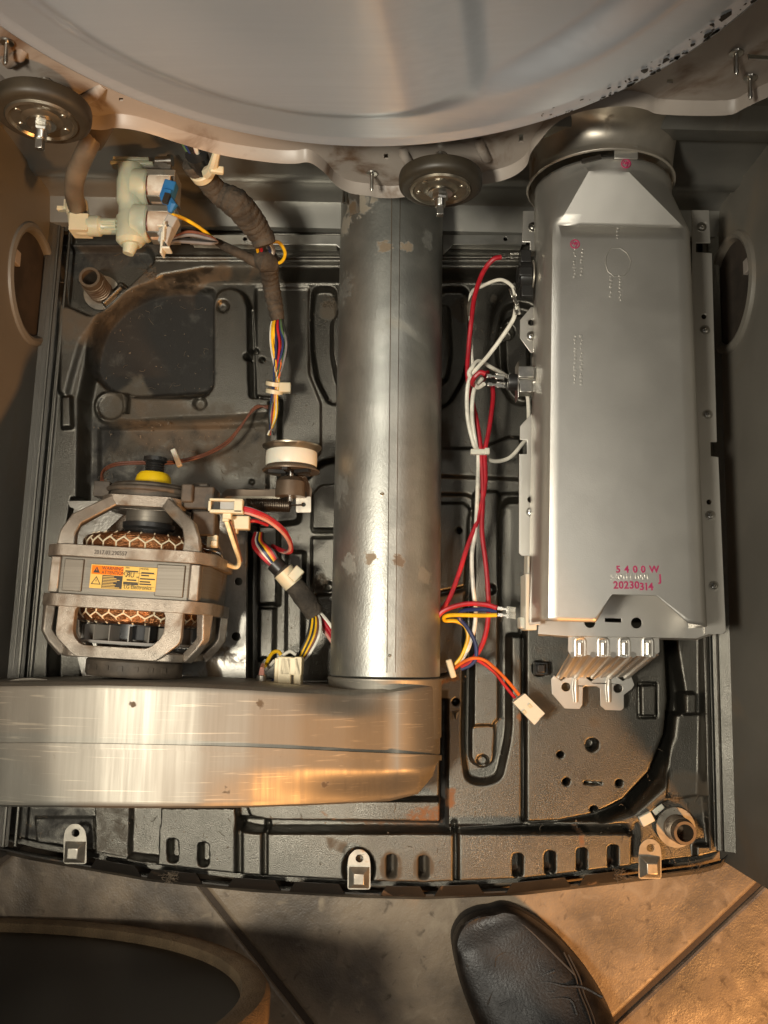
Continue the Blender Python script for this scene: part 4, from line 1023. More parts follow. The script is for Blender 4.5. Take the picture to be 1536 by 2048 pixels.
def yl(prof, n=40): return mset(lathe(prof, (0, 0, 0), (0, 1, 0), n))
wr = obj('rear_winding', yl([(0.034, 0.018), (0.052, 0.018), (0.0535, 0.022), (0.0535, 0.0345), (0.0515, 0.038), (0.046, 0.0405), (0.038, 0.040), (0.034, 0.034)], 64), m_copper, mo)
wf = obj('front_winding', yl([(0.034, -0.018), (0.052, -0.018), (0.0535, -0.022), (0.0535, -0.032), (0.0515, -0.0355), (0.046, -0.0375), (0.036, -0.036)], 64), m_copper, mo)
for par, ys, mirror in ((wr, (0.0245, 0.0310, 0.0352, 0.0405), 1), (wf, (-0.0235, -0.0285, -0.0322, -0.0372), 1)):
    lc = []
    def wp(a, y):
        e = abs(y); r_ = np.interp(e, [0.018, 0.022, 0.0345, 0.038, 0.0405], [0.0525, 0.0541, 0.0541, 0.0522, 0.0465]) if par is wr else np.interp(e, [0.018, 0.022, 0.032, 0.0355, 0.0375], [0.0525, 0.0541, 0.0541, 0.0522, 0.0465])
        return mm(math.sin(a) * r_, y, math.cos(a) * r_)
    da_ = R(13.5)
    for i in range(-7, 8):
        a = i * da_ + random.uniform(-0.015, 0.015)
        lc += [tube([wp(a, ys[0]), wp(a + .004, (ys[0] + ys[1]) / 2), wp(a, ys[1])], 0.0007, 5), tube([wp(a, ys[1]), wp(a + da_ / 4, (ys[1] + ys[2]) / 2 ), wp(a + da_ / 2, ys[2])], 0.0007, 5),
               tube([wp(a + da_, ys[1]), wp(a + da_ * .75, (ys[1] + ys[2]) / 2), wp(a + da_ / 2, ys[2])], 0.0007, 5), tube([wp(a + da_ / 2, ys[2]), wp(a + da_ / 2 + 0.03, ys[3])], 0.0007, 5)]
    tag(obj('winding_lace', join(*lc), m_lace, par), kind='stuff')
for k, (rad, yy, z_) in enumerate(((0.055, 0.028, 0), (0.0545, -0.026, 0))):
    st_ = [mm(math.sin(a) * 0.0548, yy + random.uniform(-.006, .006), math.cos(a) * 0.0548) for a in np.linspace(R(55), R(105), 9)]
    obj('loose_strand', tube(st_, 0.0008, 5, smooth=4), m_copper, wr if k == 0 else wf)
obj('rotor', yl([(0.0, -0.05), (0.032, -0.05), (0.032, 0.040), (0.022, 0.042), (0.021, 0.047), (0.023, 0.049), (0.023, 0.053), (0.0, 0.053)], 40), m_black, mo)
obj('bearing_boss', yl([(0.0, 0.052), (0.0195, 0.052), (0.0205, 0.054), (0.0205, 0.0635), (0.0, 0.0635)], 40), m_stator, mo)
fan = obj('fan', yl([(0.0, -0.0545), (0.050, -0.0545), (0.051, -0.0535), (0.050, -0.0520), (0.0, -0.0520)], 56), m_gray, mo)
for k in range(18):
    a = 2 * math.pi * k / 18 + 0.1
    g = box((0, -0.0455, 0.0385), (0.0010, 0.0130, 0.018)); Mr_ = Matrix.Rotation(a, 3, 'Y')
    obj('fan_blade', mset(([Mr_ @ v for v in g[0]], g[1])), m_fan, fan)
obj('mount_ring', yl([(0.024, 0.074), (0.036, 0.074), (0.0365, 0.076), (0.0365, 0.085), (0.034, 0.087), (0.024, 0.087)], 44), m_dkbr, mo)
obj('ring_strap', mset(join(box((-0.040, 0.080, 0.012), (0.014, 0.014, 0.016)), tube([(math.sin(a) * 0.0385, 0.0805, math.cos(a) * 0.0385) for a in np.linspace(R(-70), R(70), 26)], 0.0026, 6))), m_dkbr, mo, bevel=0.0008)
obj('rubber_ring', yl([(0.020, -0.0675), (0.040, -0.0675), (0.0415, -0.069), (0.0415, -0.080), (0.040, -0.082), (0.020, -0.082)], 48), m_dkbr, mo)
for k in range(7):
    a = R(-52 + k * 17); obj('ring_stud', mset(box((math.sin(a) * 0.0415, -0.0745, math.cos(a) * 0.0415), (0.004, 0.004, 0.002), Matrix.Rotation(a, 3, 'Y'))), m_dkbr, mo)
yc = obj('yellow_cap', yl([(0.0, 0.0875), (0.0165, 0.0875), (0.0165, 0.090), (0.0150, 0.097), (0.0125, 0.1000), (0.0, 0.1000)], 40), m_yel, mo)
obj('threaded_plug', yl([(0.010, 0.100)] + [(0.0078 + (0.0010 if k % 2 else 0), 0.101 + k * 0.0011) for k in range(9)] + [(0.0105, 0.111), (0.0105, 0.1145), (0.0, 0.1145)], 24), m_black, yc)
obj('shaft', yl([(0.006, -0.13), (0.006, -0.085), (0, -0.085)], 20), m_copper, mo)
ml = obj('mounting_plate', pplate([(150, 1004), (400, 1000), (492, 1058), (490, 1372), (170, 1376), (120, 1180)], 0.075, 0.0018, [(477, 1163, 8), (472, 1273, 9)], 8), m_mp, mo, bevel=0.0004)
obj('plate_flange', beam([P(493, 1056, 0.071), P(491, 1372, 0.071)], 0.0016, 0.010), m_mp, ml)
obj('plate_foot', pplate([(462, 1370), (512, 1370), (506, 1378), (478, 1380)], 0.066, 0.002), m_mp, ml)
for y_ in (0.068, -0.0865):
    obj('cradle', mset(slab([(-0.044, -0.078), (0.044, -0.078), (0.030, -0.030), (0.018, -0.034), (-0.018, -0.034), (-0.030, -0.030)], None, y_, y_ + 0.003)), m_mp, ml)
obj('side_bracket', pplate([(135, 1002), (196, 1002), (196, 1016), (160, 1022), (140, 1014)], 0.13, 0.0015), m_mp, mo)
# rating label on the stator
zl_ = 0.0632
lb = obj('rating_label', mset(box((0.0, 0, zl_ - 0.0008), (0.0545, 0.0195, 0.0006))), m_lab, mo)
def lrect(name, x0, x1, y0, y1, m, z=0.0002): return obj(name, mset(box(((x0 + x1) / 2, (y0 + y1) / 2, zl_ - 0.0005 + z / 2), (x1 - x0, y1 - y0, z))), m, lb)
lrect('orange_field', -0.0265, -0.0005, 0.0018, 0.0090, m_org); lrect('black_field', -0.0172, -0.0005, -0.0092, 0.0014, m_ink)
ux_, uy_ = MR @ Vector((1, 0, 0)), MR @ Vector((0, 1, 0))
def ltext(s_, x, y, size, m=m_ink, sx=1.0): return text('label_print', s_, mm(x, y, zl_ - 0.00015), ux_, uy_, size, m, lb, 0.00006, sx=sx)
ltext('WARNING', -0.0182, 0.0058, 0.0040, sx=0.92); ltext('ATTENTION', -0.0182, 0.0023, 0.0040, sx=0.86); ltext('LG Electronics', 0.0012, -0.0086, 0.0046, sx=0.84)
ltext('P/N', 0.0012, 0.0078, 0.0020); ltext('MODEL', 0.0136, 0.0076, 0.0021)
obj('warning_triangle', mset(plate([(-0.0252, 0.0030), (-0.0196, 0.0030), (-0.0224, 0.0082)], [[(-0.0228, 0.0048), (-0.0220, 0.0048), (-0.0222, 0.0066), (-0.0226, 0.0066)]], (0, 0, zl_ - 0.00015), t=0.0001)), m_ink, lb, smooth=False)
obj('warning_triangle', mset(plate([(-0.0262, -0.0066), (-0.0180, -0.0066), (-0.0221, 0.0002)], [[(-0.0252, -0.0060), (-0.0224, -0.0060), (-0.0219, -0.0060), (-0.0190, -0.0060), (-0.0221, -0.0009)]], (0, 0, zl_ - 0.0003), t=0.0001)), m_ink, lb, smooth=False)
obj('spark_symbol', mset(plate([(-0.0219, -0.0020), (-0.0226, -0.0037), (-0.0221, -0.0036), (-0.0223, -0.0052), (-0.0216, -0.0033), (-0.0220, -0.0034)], [], (0, 0, zl_ - 0.0003), t=0.0001)), m_ink, lb, smooth=False)
ltext('R', 0.0056, 0.0008, 0.0062, sx=-1.0); ltext('U', 0.0056, 0.0008, 0.0062, sx=0.8); ltext('us', 0.0108, 0.0006, 0.0026); ltext('c', 0.0016, 0.0010, 0.0026)
for x0, x1, y in ((0.0012, 0.0118, 0.0058), (0.0145, 0.025, 0.0052), (0.0145, 0.021, 0.0030), (0.0138, 0.0262, 0.0002), (0.0138, 0.0225, -0.0022), (0.0138, 0.0235, -0.0042), (0.003, 0.011, -0.0014), (0.0004, 0.0124, -0.0036), (0.0004, 0.0128, -0.0048)):
    lrect('label_line', x0, x1, y - 0.00055, y + 0.00055, m_ink)
lrect('label_rule', 0.0128, 0.0130, -0.0060, 0.0092, m_ink); lrect('label_rule', 0.0002, 0.0262, -0.0063, -0.0061, m_ink); lrect('label_rule', 0.0002, 0.0262, 0.0044, 0.0046, m_ink)
for k in range(8): lrect('label_line', -0.0166, -0.0166 + random.uniform(0.007, 0.0145), 0.0003 - 0.00125 * k - 0.0003, 0.0003 - 0.00125 * k + 0.0002, m_lab, 0.0004)
text('stamped_date', '2017.03.290557', mm(-0.026, 0.0183, 0.0638), ux_, uy_, 0.0050, m_dkbr, rear, 0.0002, sx=0.85)
# start switch on the motor's right shoulder
sw = obj('start_switch', join(box(P(404, 1000, 0.165), (0.026, 0.020, 0.03)), box(P(412, 1050, 0.165), (0.020, 0.022, 0.026)), box(P(402, 1025, 0.160), (0.014, 0.05, 0.02)), box(P(382, 992, 0.168), (0.010, 0.016, 0.036))), m_dkbr, mo, bevel=0.0015)
obj('switch_contact', join(box(P(425, 1083, 0.172), (0.009, 0.011, 0.006)), box(P(428, 1087, 0.176), (0.006, 0.005, 0.004))), m_cream, sw, bevel=0.0006)
obj('switch_terminal', tube(W([(408, 1098, 0.165), (425, 1102, 0.166), (440, 1108, 0.165), (444, 1116, 0.163)]), 0.0012, 6, smooth=3), m_nick, sw)
obj('copper_tail', join(*[tube(W([(398 + k * 4, 1082 + k * 3, 0.16), (406 + k * 3, 1094, 0.164), (410 + k * 4, 1106 + k, 0.16)]), 0.0008, 5, smooth=3) for k in range(4)]), m_copper, sw)

# ================================================================== IDLER PULLEY, ARM, SPRING
zi = 0.130
pc = P(583, 918, zi); ip = thing('idler_pulley', 'grooved idler pulley with a white belt track on a brown arm right of the motor', 'pulley', (pc.x, pc.y, 0.06))
k_ = 0.83 / 1800
obj('pulley_wheel', lathe([(0.0, -0.0105), (0.018, -0.0105), (0.0245, -0.0115), (0.0265, -0.0125), (0.0268, -0.0112), (0.0245, -0.0095), (0.0235, -0.0085), (0.0232, -0.007)], pc, (0, 1, 0), 48), m_brown, ip)
obj('belt_track', lathe([(0.0234, -0.0072), (0.0238, -0.006), (0.0240, 0.0), (0.0238, 0.0055), (0.0234, 0.0066)], pc, (0, 1, 0), 48), m_white, ip)
obj('pulley_flange', lathe([(0.0225, 0.0062), (0.0235, 0.0072), (0.0250, 0.0085), (0.0275, 0.0105), (0.0278, 0.0118), (0.0262, 0.0124), (0.0240, 0.0110), (0.0, 0.0105)], pc, (0, 1, 0), 48), m_zinc, ip)
obj('axle', lathe([(0.0028, -0.040), (0.0028, -0.010)], pc, (0, 1, 0), 16), m_bolt, ip)
for k in range(5):
    a = k * 2 * math.pi / 5 + .5; obj('wheel_web', box(pc + Vector((math.cos(a) * 0.013, -0.0125, math.sin(a) * 0.013)), (0.005, 0.003, 0.016), Matrix.Rotation(-a + math.pi / 2, 3, 'Y')), m_black, ip)
arm = obj('idler_arm', pplate([(434, 1000), (452, 978), (556, 978), (568, 952), (612, 952), (624, 980), (622, 1000), (556, 996), (456, 996), (440, 1006)], 0.118, 0.003, (), 5), m_brown, ip, bevel=0.0008)
obj('arm_web', pplate([(440, 1003), (455, 992), (560, 993), (560, 999), (456, 998), (446, 1006)], 0.123, 0.002), m_zinc, arm)
obj('arm_boss', lathe([(0.014, -0.036), (0.0135, -0.022), (0.010, -0.018), (0, -0.018)], pc, (0, 1, 0), 28), m_brown, arm)
sg_ = thing('tension_spring', 'dark coiled tension spring hooked to a small grey plate with a keyhole', 'spring', P(545, 1010, 0.09))
q0, q1 = P(494, 1010, 0.122), P(580, 1011, 0.122); n_ = 24; dv = (q1 - q0)
hel = [q0 + dv * (a / (2 * math.pi * n_)) + Vector((0, math.cos(a) * 0.0058, math.sin(a) * 0.0058)) for a in np.linspace(0, 2 * math.pi * n_, n_ * 14)]
obj('coil', tube(hel, 0.00075, 5), m_spring, sg_)
obj('core', cyl(q0, q1, 0.0050, 12), m_ink, sg_)
obj('hook', tube([q1, q1 + Vector((0.004, 0, 0.003)), P(600, 1010, 0.125), P(604, 1010, 0.121), P(598, 1012, 0.116)], 0.0009, 6, smooth=4), m_spring, sg_)
obj('anchor_plate', pplate([(592, 994), (622, 993), (622, 1025), (592, 1025)], 0.1235, 0.002, [(607, 1009, 4.5)], 3), m_clip, sg_, bevel=0.0004)

# ================================================================== WATER VALVE AND HOSE (rear left)
YV = 0.392
ZV = 0.165
def V3(px, py, y=YV): return P(px, py, ZV + (YV - y)) if y <= YV else PY(px, py, y)
def vbox(c, s_, rot=None): return box(c, (s_[0], s_[2], s_[1]), rot)
def vl(px0, py0, px1, py1, prof, m, par, name, y=YV, n=28):
    a, b_ = V3(px0, py0, y), V3(px1, py1, y); L0 = (b_ - a).length
    return obj(name, lathe([(r, h * L0) for r, h in prof], a, b_ - a, n), m, par)
pxm = 0.88 / 1800 * 0.9
wv_ = thing('water_valve', 'milky plastic double solenoid water valve on the rear panel at left', 'valve', V3(275, 500))
vl(262, 335, 262, 490, [(0.0, 0), (0.0118, 0), (0.0118, 0.12), (0.0130, 0.2), (0.0130, 0.45), (0.0112, 0.5), (0.0112, 0.62), (0.0135, 0.66), (0.0135, 0.95), (0.010, 1.0), (0, 1.0)], m_valve, wv_, 'valve_body')
for (cx, cy, nm) in ((292, 375, 0), (290, 446, 1)):
    cup = vl(268, cy, 300, cy + 2, [(0.0, 0), (0.0165, 0), (0.0172, 0.1), (0.0172, 0.9), (0.0160, 1.0), (0, 1.0)], m_valve, wv_, 'valve_cup')
    vl(298, cy + 2, 304, cy + 2, [(0.0, 0), (0.0135, 0), (0.0135, 1), (0, 1.0)], m_redtr, cup, 'cup_seal')
    co_ = vl(302, cy + 2, 346, cy + 3, [(0.0, 0), (0.0138, 0), (0.0145, 0.08), (0.0145, 0.92), (0.0138, 1.0), (0, 1.0)], m_coil, wv_, 'solenoid')
    a = V3(328, cy - 16); b_ = V3(328, cy + 30); wd = 0.026
    fr_ = join(vbox(a, (wd, 0.026, 0.0060)), vbox(b_, (wd, 0.026, 0.0012)), vbox(V3(354, cy + 2) + Vector((0.0, 0, 0)), (0.0015, 0.026, a.y - b_.y)))
    obj('solenoid_yoke', fr_, m_clip, co_, bevel=0.0003)
vl(176, 452, 236, 453, [(0.0075, 0), (0.0095, 0.03), (0.0095, 0.40), (0.0080, 0.45), (0.0075, 0.50), (0.0075, 0.95), (0.0085, 1.0)], m_valve, wv_, 'inlet_stem')
for k in range(3): obj('stem_rib', cyl(V3(204, 442 + 8 * k, YV - 0.007), V3(234, 442 + 8 * k, YV - 0.007), 0.0008, 6), m_valve, wv_)
obj('drain_spout', tube([V3(262, 482), V3(259, 498), V3(256, 508)], [0.008, 0.0062, 0.005], 14), m_valve, wv_)
vb = obj('valve_bracket', join(vbox(V3(264, 322), (0.034, 0.010, 0.0035)), vbox(V3(266, 331), (0.040, 0.012, 0.003))), m_valve, wv_, bevel=0.0006)
obj('bracket_screw', lathe([(0.004, 0), (0.004, 0.012), (0.0055, 0.012), (0.0055, 0.016), (0, 0.016)], V3(312, 322), (1, 0, 0.1), 14), m_bolt, vb)
obj('bracket_plate', vbox(V3(315, 333), (0.026, 0.006, 0.007)), m_mp, vb)
obj('valve_nub', tube([V3(248, 402), V3(234, 402)], [0.003, 0.0008], 8), m_valve, wv_)
hs_ = thing('inlet_hose', 'stained translucent hose with an elbow running down the rear left corner into the valve', 'hose', V3(155, 470))
obj('hose_tube', tube([V3(222, 215, .43), V3(196, 255, .425), V3(172, 302, .41), V3(152, 350, .40), V3(148, 385, .395), V3(156, 420), V3(158, 432)], 0.0084, 16, smooth=6), m_hose, hs_)
obj('hose_sleeve', tube([V3(184, 282, .42), V3(212, 234, .428), V3(230, 200, .43)], 0.0100, 14), m_dkbr, hs_)
obj('hose_elbow', join(tube([V3(155, 432), V3(156, 445), V3(160, 452), V3(176, 452)], 0.0088, 16, smooth=5), vbox(V3(163, 452), (0.017, 0.018, 0.016))), m_cream, hs_, bevel=0.001)
hc_ = obj('hose_clamp', lathe([(0.0096, -0.006), (0.0102, -0.005), (0.0102, 0.005), (0.0096, 0.006)], V3(154, 416), V3(158, 432) - V3(150, 392), 28), m_cream, hs_)
obj('clamp_ear', join(vbox(V3(126, 418), (0.010, 0.006, 0.004)), vbox(V3(134, 412), (0.004, 0.008, 0.010))), m_cream, hc_, bevel=0.0005)
def connector(name, label, cat, c, s_, m, rot=None, group=None):
    t = thing(name, label, cat, Vector(c) - Vector((0, 0, s_[2] / 2)), group)
    return t
cb = thing('blue_connector', 'blue plug pushed on the upper solenoid of the valve', 'plug', V3(340, 400, YV - .03))
obj('plug_body', join(vbox(V3(338, 384, YV - .026), (0.011, 0.012, 0.018), rz(-14)), vbox(V3(334, 394, YV - .03), (0.008, 0.010, 0.012), rz(-14))), m_blue, cb, bevel=0.0012)
obj('plug_socket', vbox(V3(333, 397, YV - .036), (0.005, 0.004, 0.009), rz(-14)), m_ink, cb)
obj('plug_latch', tube([V3(338, 400, YV - .03), V3(345, 412, YV - .03), V3(340, 425, YV - .03)], [0.004, 0.005, 0.002], 8), m_blue, cb)
cg = thing('grey_connector', 'dusty white plug on the lower solenoid with two grey wires', 'plug', V3(338, 490, YV - .03))
obj('plug_body', join(vbox(V3(338, 458, YV - .024), (0.010, 0.014, 0.022), rz(-24)), vbox(V3(332, 472, YV - .028), (0.009, 0.010, 0.016), rz(-14))), m_gray, cg, bevel=0.001)
cs_ = obj('plug_shroud', join(*[vbox(V3(x, y, YV - .032), s_) for x, y, s_ in ((330, 466, (0.002, 0.012, 0.018)), (326, 456, (0.008, 0.012, 0.002)), (326, 490, (0.002, 0.012, 0.020)), (333, 500, (0.008, 0.012, 0.002)))]), m_white, cg, bevel=0.0005)

# ================================================================== MAIN WIRE HARNESS (left)
wh = thing('wire_harness', 'long dusty taped wire harness with coloured wires hanging down the left half', 'wire harness', P(545, 640, 0.05))
def wire(col, pts, par, r=0.0013, sm_=7, name='wire'): return obj(name, tube(W(pts), r, 8, smooth=sm_), WIRE[col], par)
def Q(px, py, y): p = PY(px, py, y); return p
tp = [Q(386, 330, .40), Q(408, 352, .398), Q(436, 385, .392), Q(470, 405, .385), Q(498, 436, .378), Q(522, 470, .370), Q(530, 490, .362)]
obj('tape_wrap', tube(tp, [0.0085, 0.0092, 0.0098, 0.0128, 0.0120, 0.0108, 0.0096], 16, smooth=6), m_tape, wh)
tl = smoothpath(tp, 6)
for k in range(0, len(tl) - 2, 2):
    t_ = (tl[k + 1] - tl[k]).normalized()
    ri = np.interp(k / len(tl), np.linspace(0, 1, 7), [0.0085, 0.0092, 0.0098, 0.0128, 0.0120, 0.0108, 0.0096])
    tt_ = (t_ + Vector((random.uniform(-.4, .4), random.uniform(-.3, .3), random.uniform(-.3, .3)))).normalized()
    obj('tape_turn', lathe([(ri * 0.98, -0.0032), (ri * 1.05, -0.002), (ri * 1.06, 0.0015), (ri * 0.98, 0.003)], tl[k], tt_, 18), m_tape, wh)
obj('black_sleeve', tube([Q(392, 308, .402), Q(404, 336, .40)], 0.0093, 16), m_black, wh)
for i, (c, dx) in enumerate((('green', -14), ('blue', -9), ('black', -4), ('red', 1), ('pink', 4), ('white', 8), ('black', 14), ('blue', -1))):
    obj('wire', tube([Q(368 + dx * 1.3, 240, .42 - .002 * (i % 3)), Q(380 + dx, 285, .41 - .002 * (i % 3)), Q(394 + dx * .7, 316, .402)], 0.0020, 8, smooth=5), WIRE[c], wh)
tie = obj('cable_tie', lathe([(0.0096, -0.004), (0.0106, -0.003), (0.0106, 0.003), (0.0096, 0.004)], Q(404, 346, .398), Q(408, 352, .398) - Q(392, 330, .40), 24), m_cream, wh)
obj('tie_tail', tube([Q(416, 346, .39), Q(424, 338, .388), Q(430, 318, .39), Q(436, 296, .395)], [0.0055, 0.0045, 0.0035, 0.003], 8, smooth=4), m_cream, tie)
obj('tie_head', box(Q(434, 340, .386), (0.011, 0.006, 0.005), Matrix.Rotation(R(12), 3, 'Y')), m_cream, tie, bevel=0.001)
nz = [P(535, 496, .135), P(536, 520, .125), P(540, 560, .10), P(548, 600, .088), P(556, 640, .082)]
obj('tape_tail', tube(nz[1:], [0.010, 0.0085, 0.0082, 0.0068], 14, smooth=6), m_tape, wh)
tl2 = smoothpath(nz[1:], 6)
for k in range(0, len(tl2) - 1, 2):
    ri = np.interp(k / len(tl2), [0, .3, .6, 1], [0.010, 0.0085, 0.0082, 0.0068]); t_ = (tl2[min(k + 1, len(tl2) - 1)] - tl2[max(0, k - 1)]).normalized()
    t_ = (t_ + Vector((random.uniform(-.4, .4), random.uniform(-.2, .2), random.uniform(-.3, .3)))).normalized()
    obj('tape_turn', lathe([(ri * 0.97, -0.003), (ri * 1.06, -0.002), (ri * 1.07, 0.0015), (ri * 0.97, 0.003)], tl2[k], t_, 16), m_tape, wh)
br_ = [Q(432, 483, .385), P(460, 498, .135), P(490, 512, .132), P(515, 524, .128), P(536, 526, .124)]
obj('tape_branch', tube(br_, [0.0035, 0.0045, 0.005, 0.006, 0.007], 12, smooth=6), m_tape, wh)
obj('tape_knot', tube([P(512, 515, .126), P(530, 522, .130), P(552, 532, .124)], [0.006, 0.0115, 0.006], 14, smooth=4), m_tape, wh)
wire('yellow', [(530, 488, .15), (556, 484, .15), (570, 505, .14), (562, 524, .13), (538, 528, .125)], wh, 0.0016)
for c, x in (('yellow', 515), ('red', 523), ('black', 530), ('blue', 540), ('grey', 548), ('white', 546)):
    obj('wire', tube([Q(520 + (x - 530) * .7, 476, .366), P(x, 500, .14), P(528 + (x - 530) * .5, 524, .128)], 0.0015, 8, smooth=5), WIRE[c], wh)
wire('yellow', [(338, 428, .18), (365, 436, .175), (400, 456, .165), (432, 483, .150)], wh, 0.0017)
for c, dy in (('grey', 0), ('black', 6), ('grey', 9), ('brown', -4)):
    wire(c, [(334, 494 - dy * .3, .17), (348, 478 + dy * .6, .17), (380, 470 + dy * 1.6, .165), (420, 478 + dy * 1.0, .16), (434, 484, .152)], wh, 0.0016)
cols = ['white', 'yellow', 'yellow', 'blue', 'black', 'red', 'orange', 'blue', 'green', 'grey', 'black']
for i, c in enumerate(cols):
    f_ = i / (len(cols) - 1) - 0.5; g_ = random.uniform(-0.5, 0.5)
    wire(c, [(556 + f_ * 16, 632, .082), (555 + f_ * 26, 655, .080 + .002 * (i % 3)), (557 + f_ * 34 + 2, 690, .080 + .003 * (i % 2)), (555 + (f_ * .6 + g_ * .5) * 34, 735, .080), (551 + g_ * 18, 765, .078), (548 + g_ * 16, 790, .074), (544 + (g_ * .6 - f_ * .4) * 22, 832, .066), (541 + f_ * 10, 870, .058)], wh, 0.00125)
for yy in (768, 783):
    t2 = obj('cable_tie', lathe([(0.0075, -0.0022), (0.0088, -0.002), (0.0088, 0.002), (0.0075, 0.0022)], P(549, yy, .077), P(548, 790, .074) - P(552, 760, .079), 22), m_cream, wh)
obj('tie_head', box(P(570, 776, .080), (0.012, 0.010, 0.008)), m_cream, t2, bevel=0.001)
bw = thing('thermistor_lead', 'thin pair of brown wires curving above the motor with a white clip', 'wire', P(340, 900, 0.05))
for k, off in enumerate((0, 4)):
    wire('brown', [(536, 812 + off, .055), (510, 818 - off, .058), (478, 856 + off, .060), (452, 884 + off * 1.4, .064), (408, 908 + off, .075), (352, 922 + off, .085), (300, 923 + off, .10), (235, 926 + off, .11), (207, 940 + off, .12), (202 + off, 962, .135)], bw, 0.0011)
obj('wire_clip', box(P(353, 916, .092), (0.005, 0.0185, 0.006), rz(24)), m_white, bw, bevel=0.0008)

# ================================================================== MOTOR PLUGS AND LOWER LEFT WIRES
mp_ = thing('motor_plug', 'cream plug with a window in its side, beside the dark spring', 'plug', P(455, 1012, 0.15))
g = [box(P(x, y, .178), (sx_, sy_, 0.010)) for x, y, sx_, sy_ in ((454, 1001, 0.029, 0.0022), (454, 1024, 0.029, 0.0030), (421, 1013, 0.0025, 0.0090), (478, 1013, 0.0075, 0.0120))]
obj('plug_body', join(*g), m_cream, mp_, bevel=0.0007)
obj('plug_core', box(P(449, 1013, .1745), (0.020, 0.0085, 0.004)), m_gray, mp_); obj('plug_core', box(P(432, 1013, .1765), (0.0065, 0.0075, 0.004)), m_ink, mp_)
obj('plug_foot', join(box(P(455, 1032, .175), (0.0075, 0.006, 0.007)), box(P(452, 1038, .173), (0.0055, 0.005, 0.006))), m_cream, mp_, bevel=0.0006)
mq = thing('lower_motor_plug', 'stepped cream plug under the windowed plug, red wire at its right', 'plug', P(480, 1050, 0.14))
obj('plug_body', join(box(P(481, 1046, .160), (0.0165, 0.0120, 0.010)), box(P(468, 1056, .158), (0.007, 0.010, 0.009))), m_cream, mq, bevel=0.0008)
rl = thing('motor_leads', 'loop of red pink and cream motor leads curling down from the cream plugs', 'wires', P(540, 1060, 0.06))
for c, o_ in (('red', 0), ('pink', 5), ('red', -3), ('grey', -5)):
    wire(c, [(486, 1019 + o_, .176), (508, 1025 + o_, .176), (540, 1040 + o_, .168), (568, 1064 + o_, .15), (581, 1090 + o_ * .6, .125), (580 - abs(o_), 1104, .105), (562, 1101 + o_ * .4, .09), (545, 1092, .075)], rl, 0.0021 if c == 'red' else 0.0015)
wire('red', [(494, 1043, .158), (512, 1042, .155), (535, 1050, .14)], rl, 0.0016)
wire('cream', [(452, 1040, .172), (459, 1062, .168), (470, 1095, .155), (478, 1120, .14), (474, 1134, .135), (455, 1130, .14), (430, 1117, .15)], rl, 0.0020); wire('brown', [(461, 1042, .170), (468, 1062, .164), (477, 1098, .150), (483, 1122, .138)], rl, 0.0011)
lh = thing('lower_harness', 'short taped harness with a yellowed tie running from the motor leads under the pipe', 'wire harness', P(590, 1170, 0.05))
for c, x in (('red', 514), ('red', 519), ('white', 526), ('blue', 531), ('black', 536), ('yellow', 541), ('orange', 546), ('red', 552), ('black', 557)):
    wire(c, [(518 + (x - 535) * .35, 1066, .075), (516 + (x - 535) * .5, 1084, .085), (x - 6 + (535 - x) * .2, 1102, .092), (552 + (x - 535) * .45, 1132, .088), (560 + (x - 535) * .3, 1140, .085)], lh, 0.0015)
lp = [P(556, 1134, .084), P(572, 1150, .084), P(604, 1190, .080), P(630, 1228, .074)]
obj('tape_wrap', tube(lp, [0.0080, 0.0085, 0.0105, 0.0095], 14, smooth=6), m_tape, lh)
obj('black_sleeve', tube([P(548, 1126, .086), P(562, 1140, .086)], 0.0085, 14), m_black, lh)
t3 = obj('cable_tie', tube([P(566, 1142, .085), P(588, 1168, .083)], 0.0105, 16), m_cream, lh)
obj('tie_head', box(P(592, 1148, .092), (0.010, 0.014, 0.007), rz(-40)), m_cream, t3, bevel=0.001)
for c, dx in (('red', 0), ('red', 6), ('white', 12), ('pink', -3)):
    wire(c, [(626 + dx * .6, 1222 - dx * .3, .074), (645 + dx, 1250 - dx * .4, .072), (672 + dx, 1290 - dx * .3, .070)], lh, 0.0019)
for c, dx in (('black', -4), ('yellow', 0), ('black', 4), ('yellow', 8), ('brown', 11), ('white', 17)):
    wire(c, [(622 + dx * .6, 1224, .075), (625 + dx * .9, 1240, .080), (620 + dx * 1.1, 1270, .085), (604 + dx, 1305, .085), (594 + dx * .7, 1322, .08)], lh, 0.0014)
m_sock = mat('lamp_tinted_socket', (0.88, 0.72, 0.44), 0, 0.4)  # warm bright colour stands in for orange lamp light on the socket
pw = thing('white_socket', 'big cream white six pin socket standing beside the pipe foot, above the blower housing', 'plug', P(580, 1360, 0.07))
obj('socket_body', join(box(P(571, 1345, .105), (0.0125, 0.029, 0.024)), box(P(597, 1345, .105), (0.0065, 0.029, 0.024)), box(P(584, 1332, .105), (0.020, 0.016, 0.024)), box(P(581, 1360, .100), (0.006, 0.012, 0.016)), box(P(556, 1344, .102), (0.005, 0.026, 0.018))), m_sock, pw, bevel=0.0008)
obj('socket_slot', box(P(582, 1362, .104), (0.0055, 0.012, 0.012)), m_gray, pw)
wire('yellow', [(562, 1310, .10), (556, 1303, .10), (545, 1306, .095), (536, 1320, .085), (531, 1334, .07)], pw, 0.0018); wire('white', [(548, 1322, .09), (538, 1334, .08), (532, 1338, .07)], pw, 0.0016); wire('white', [(566, 1310, .10), (580, 1303, .10), (592, 1310, .10)], pw, 0.0016); wire('blue', [(536, 1372, .08), (545, 1362, .09), (552, 1358, .09)], pw, 0.0015)
ps = thing('sensor_tip', 'small metal capped sensor with a red neck beside the white socket', 'sensor', P(523, 1366, .08))
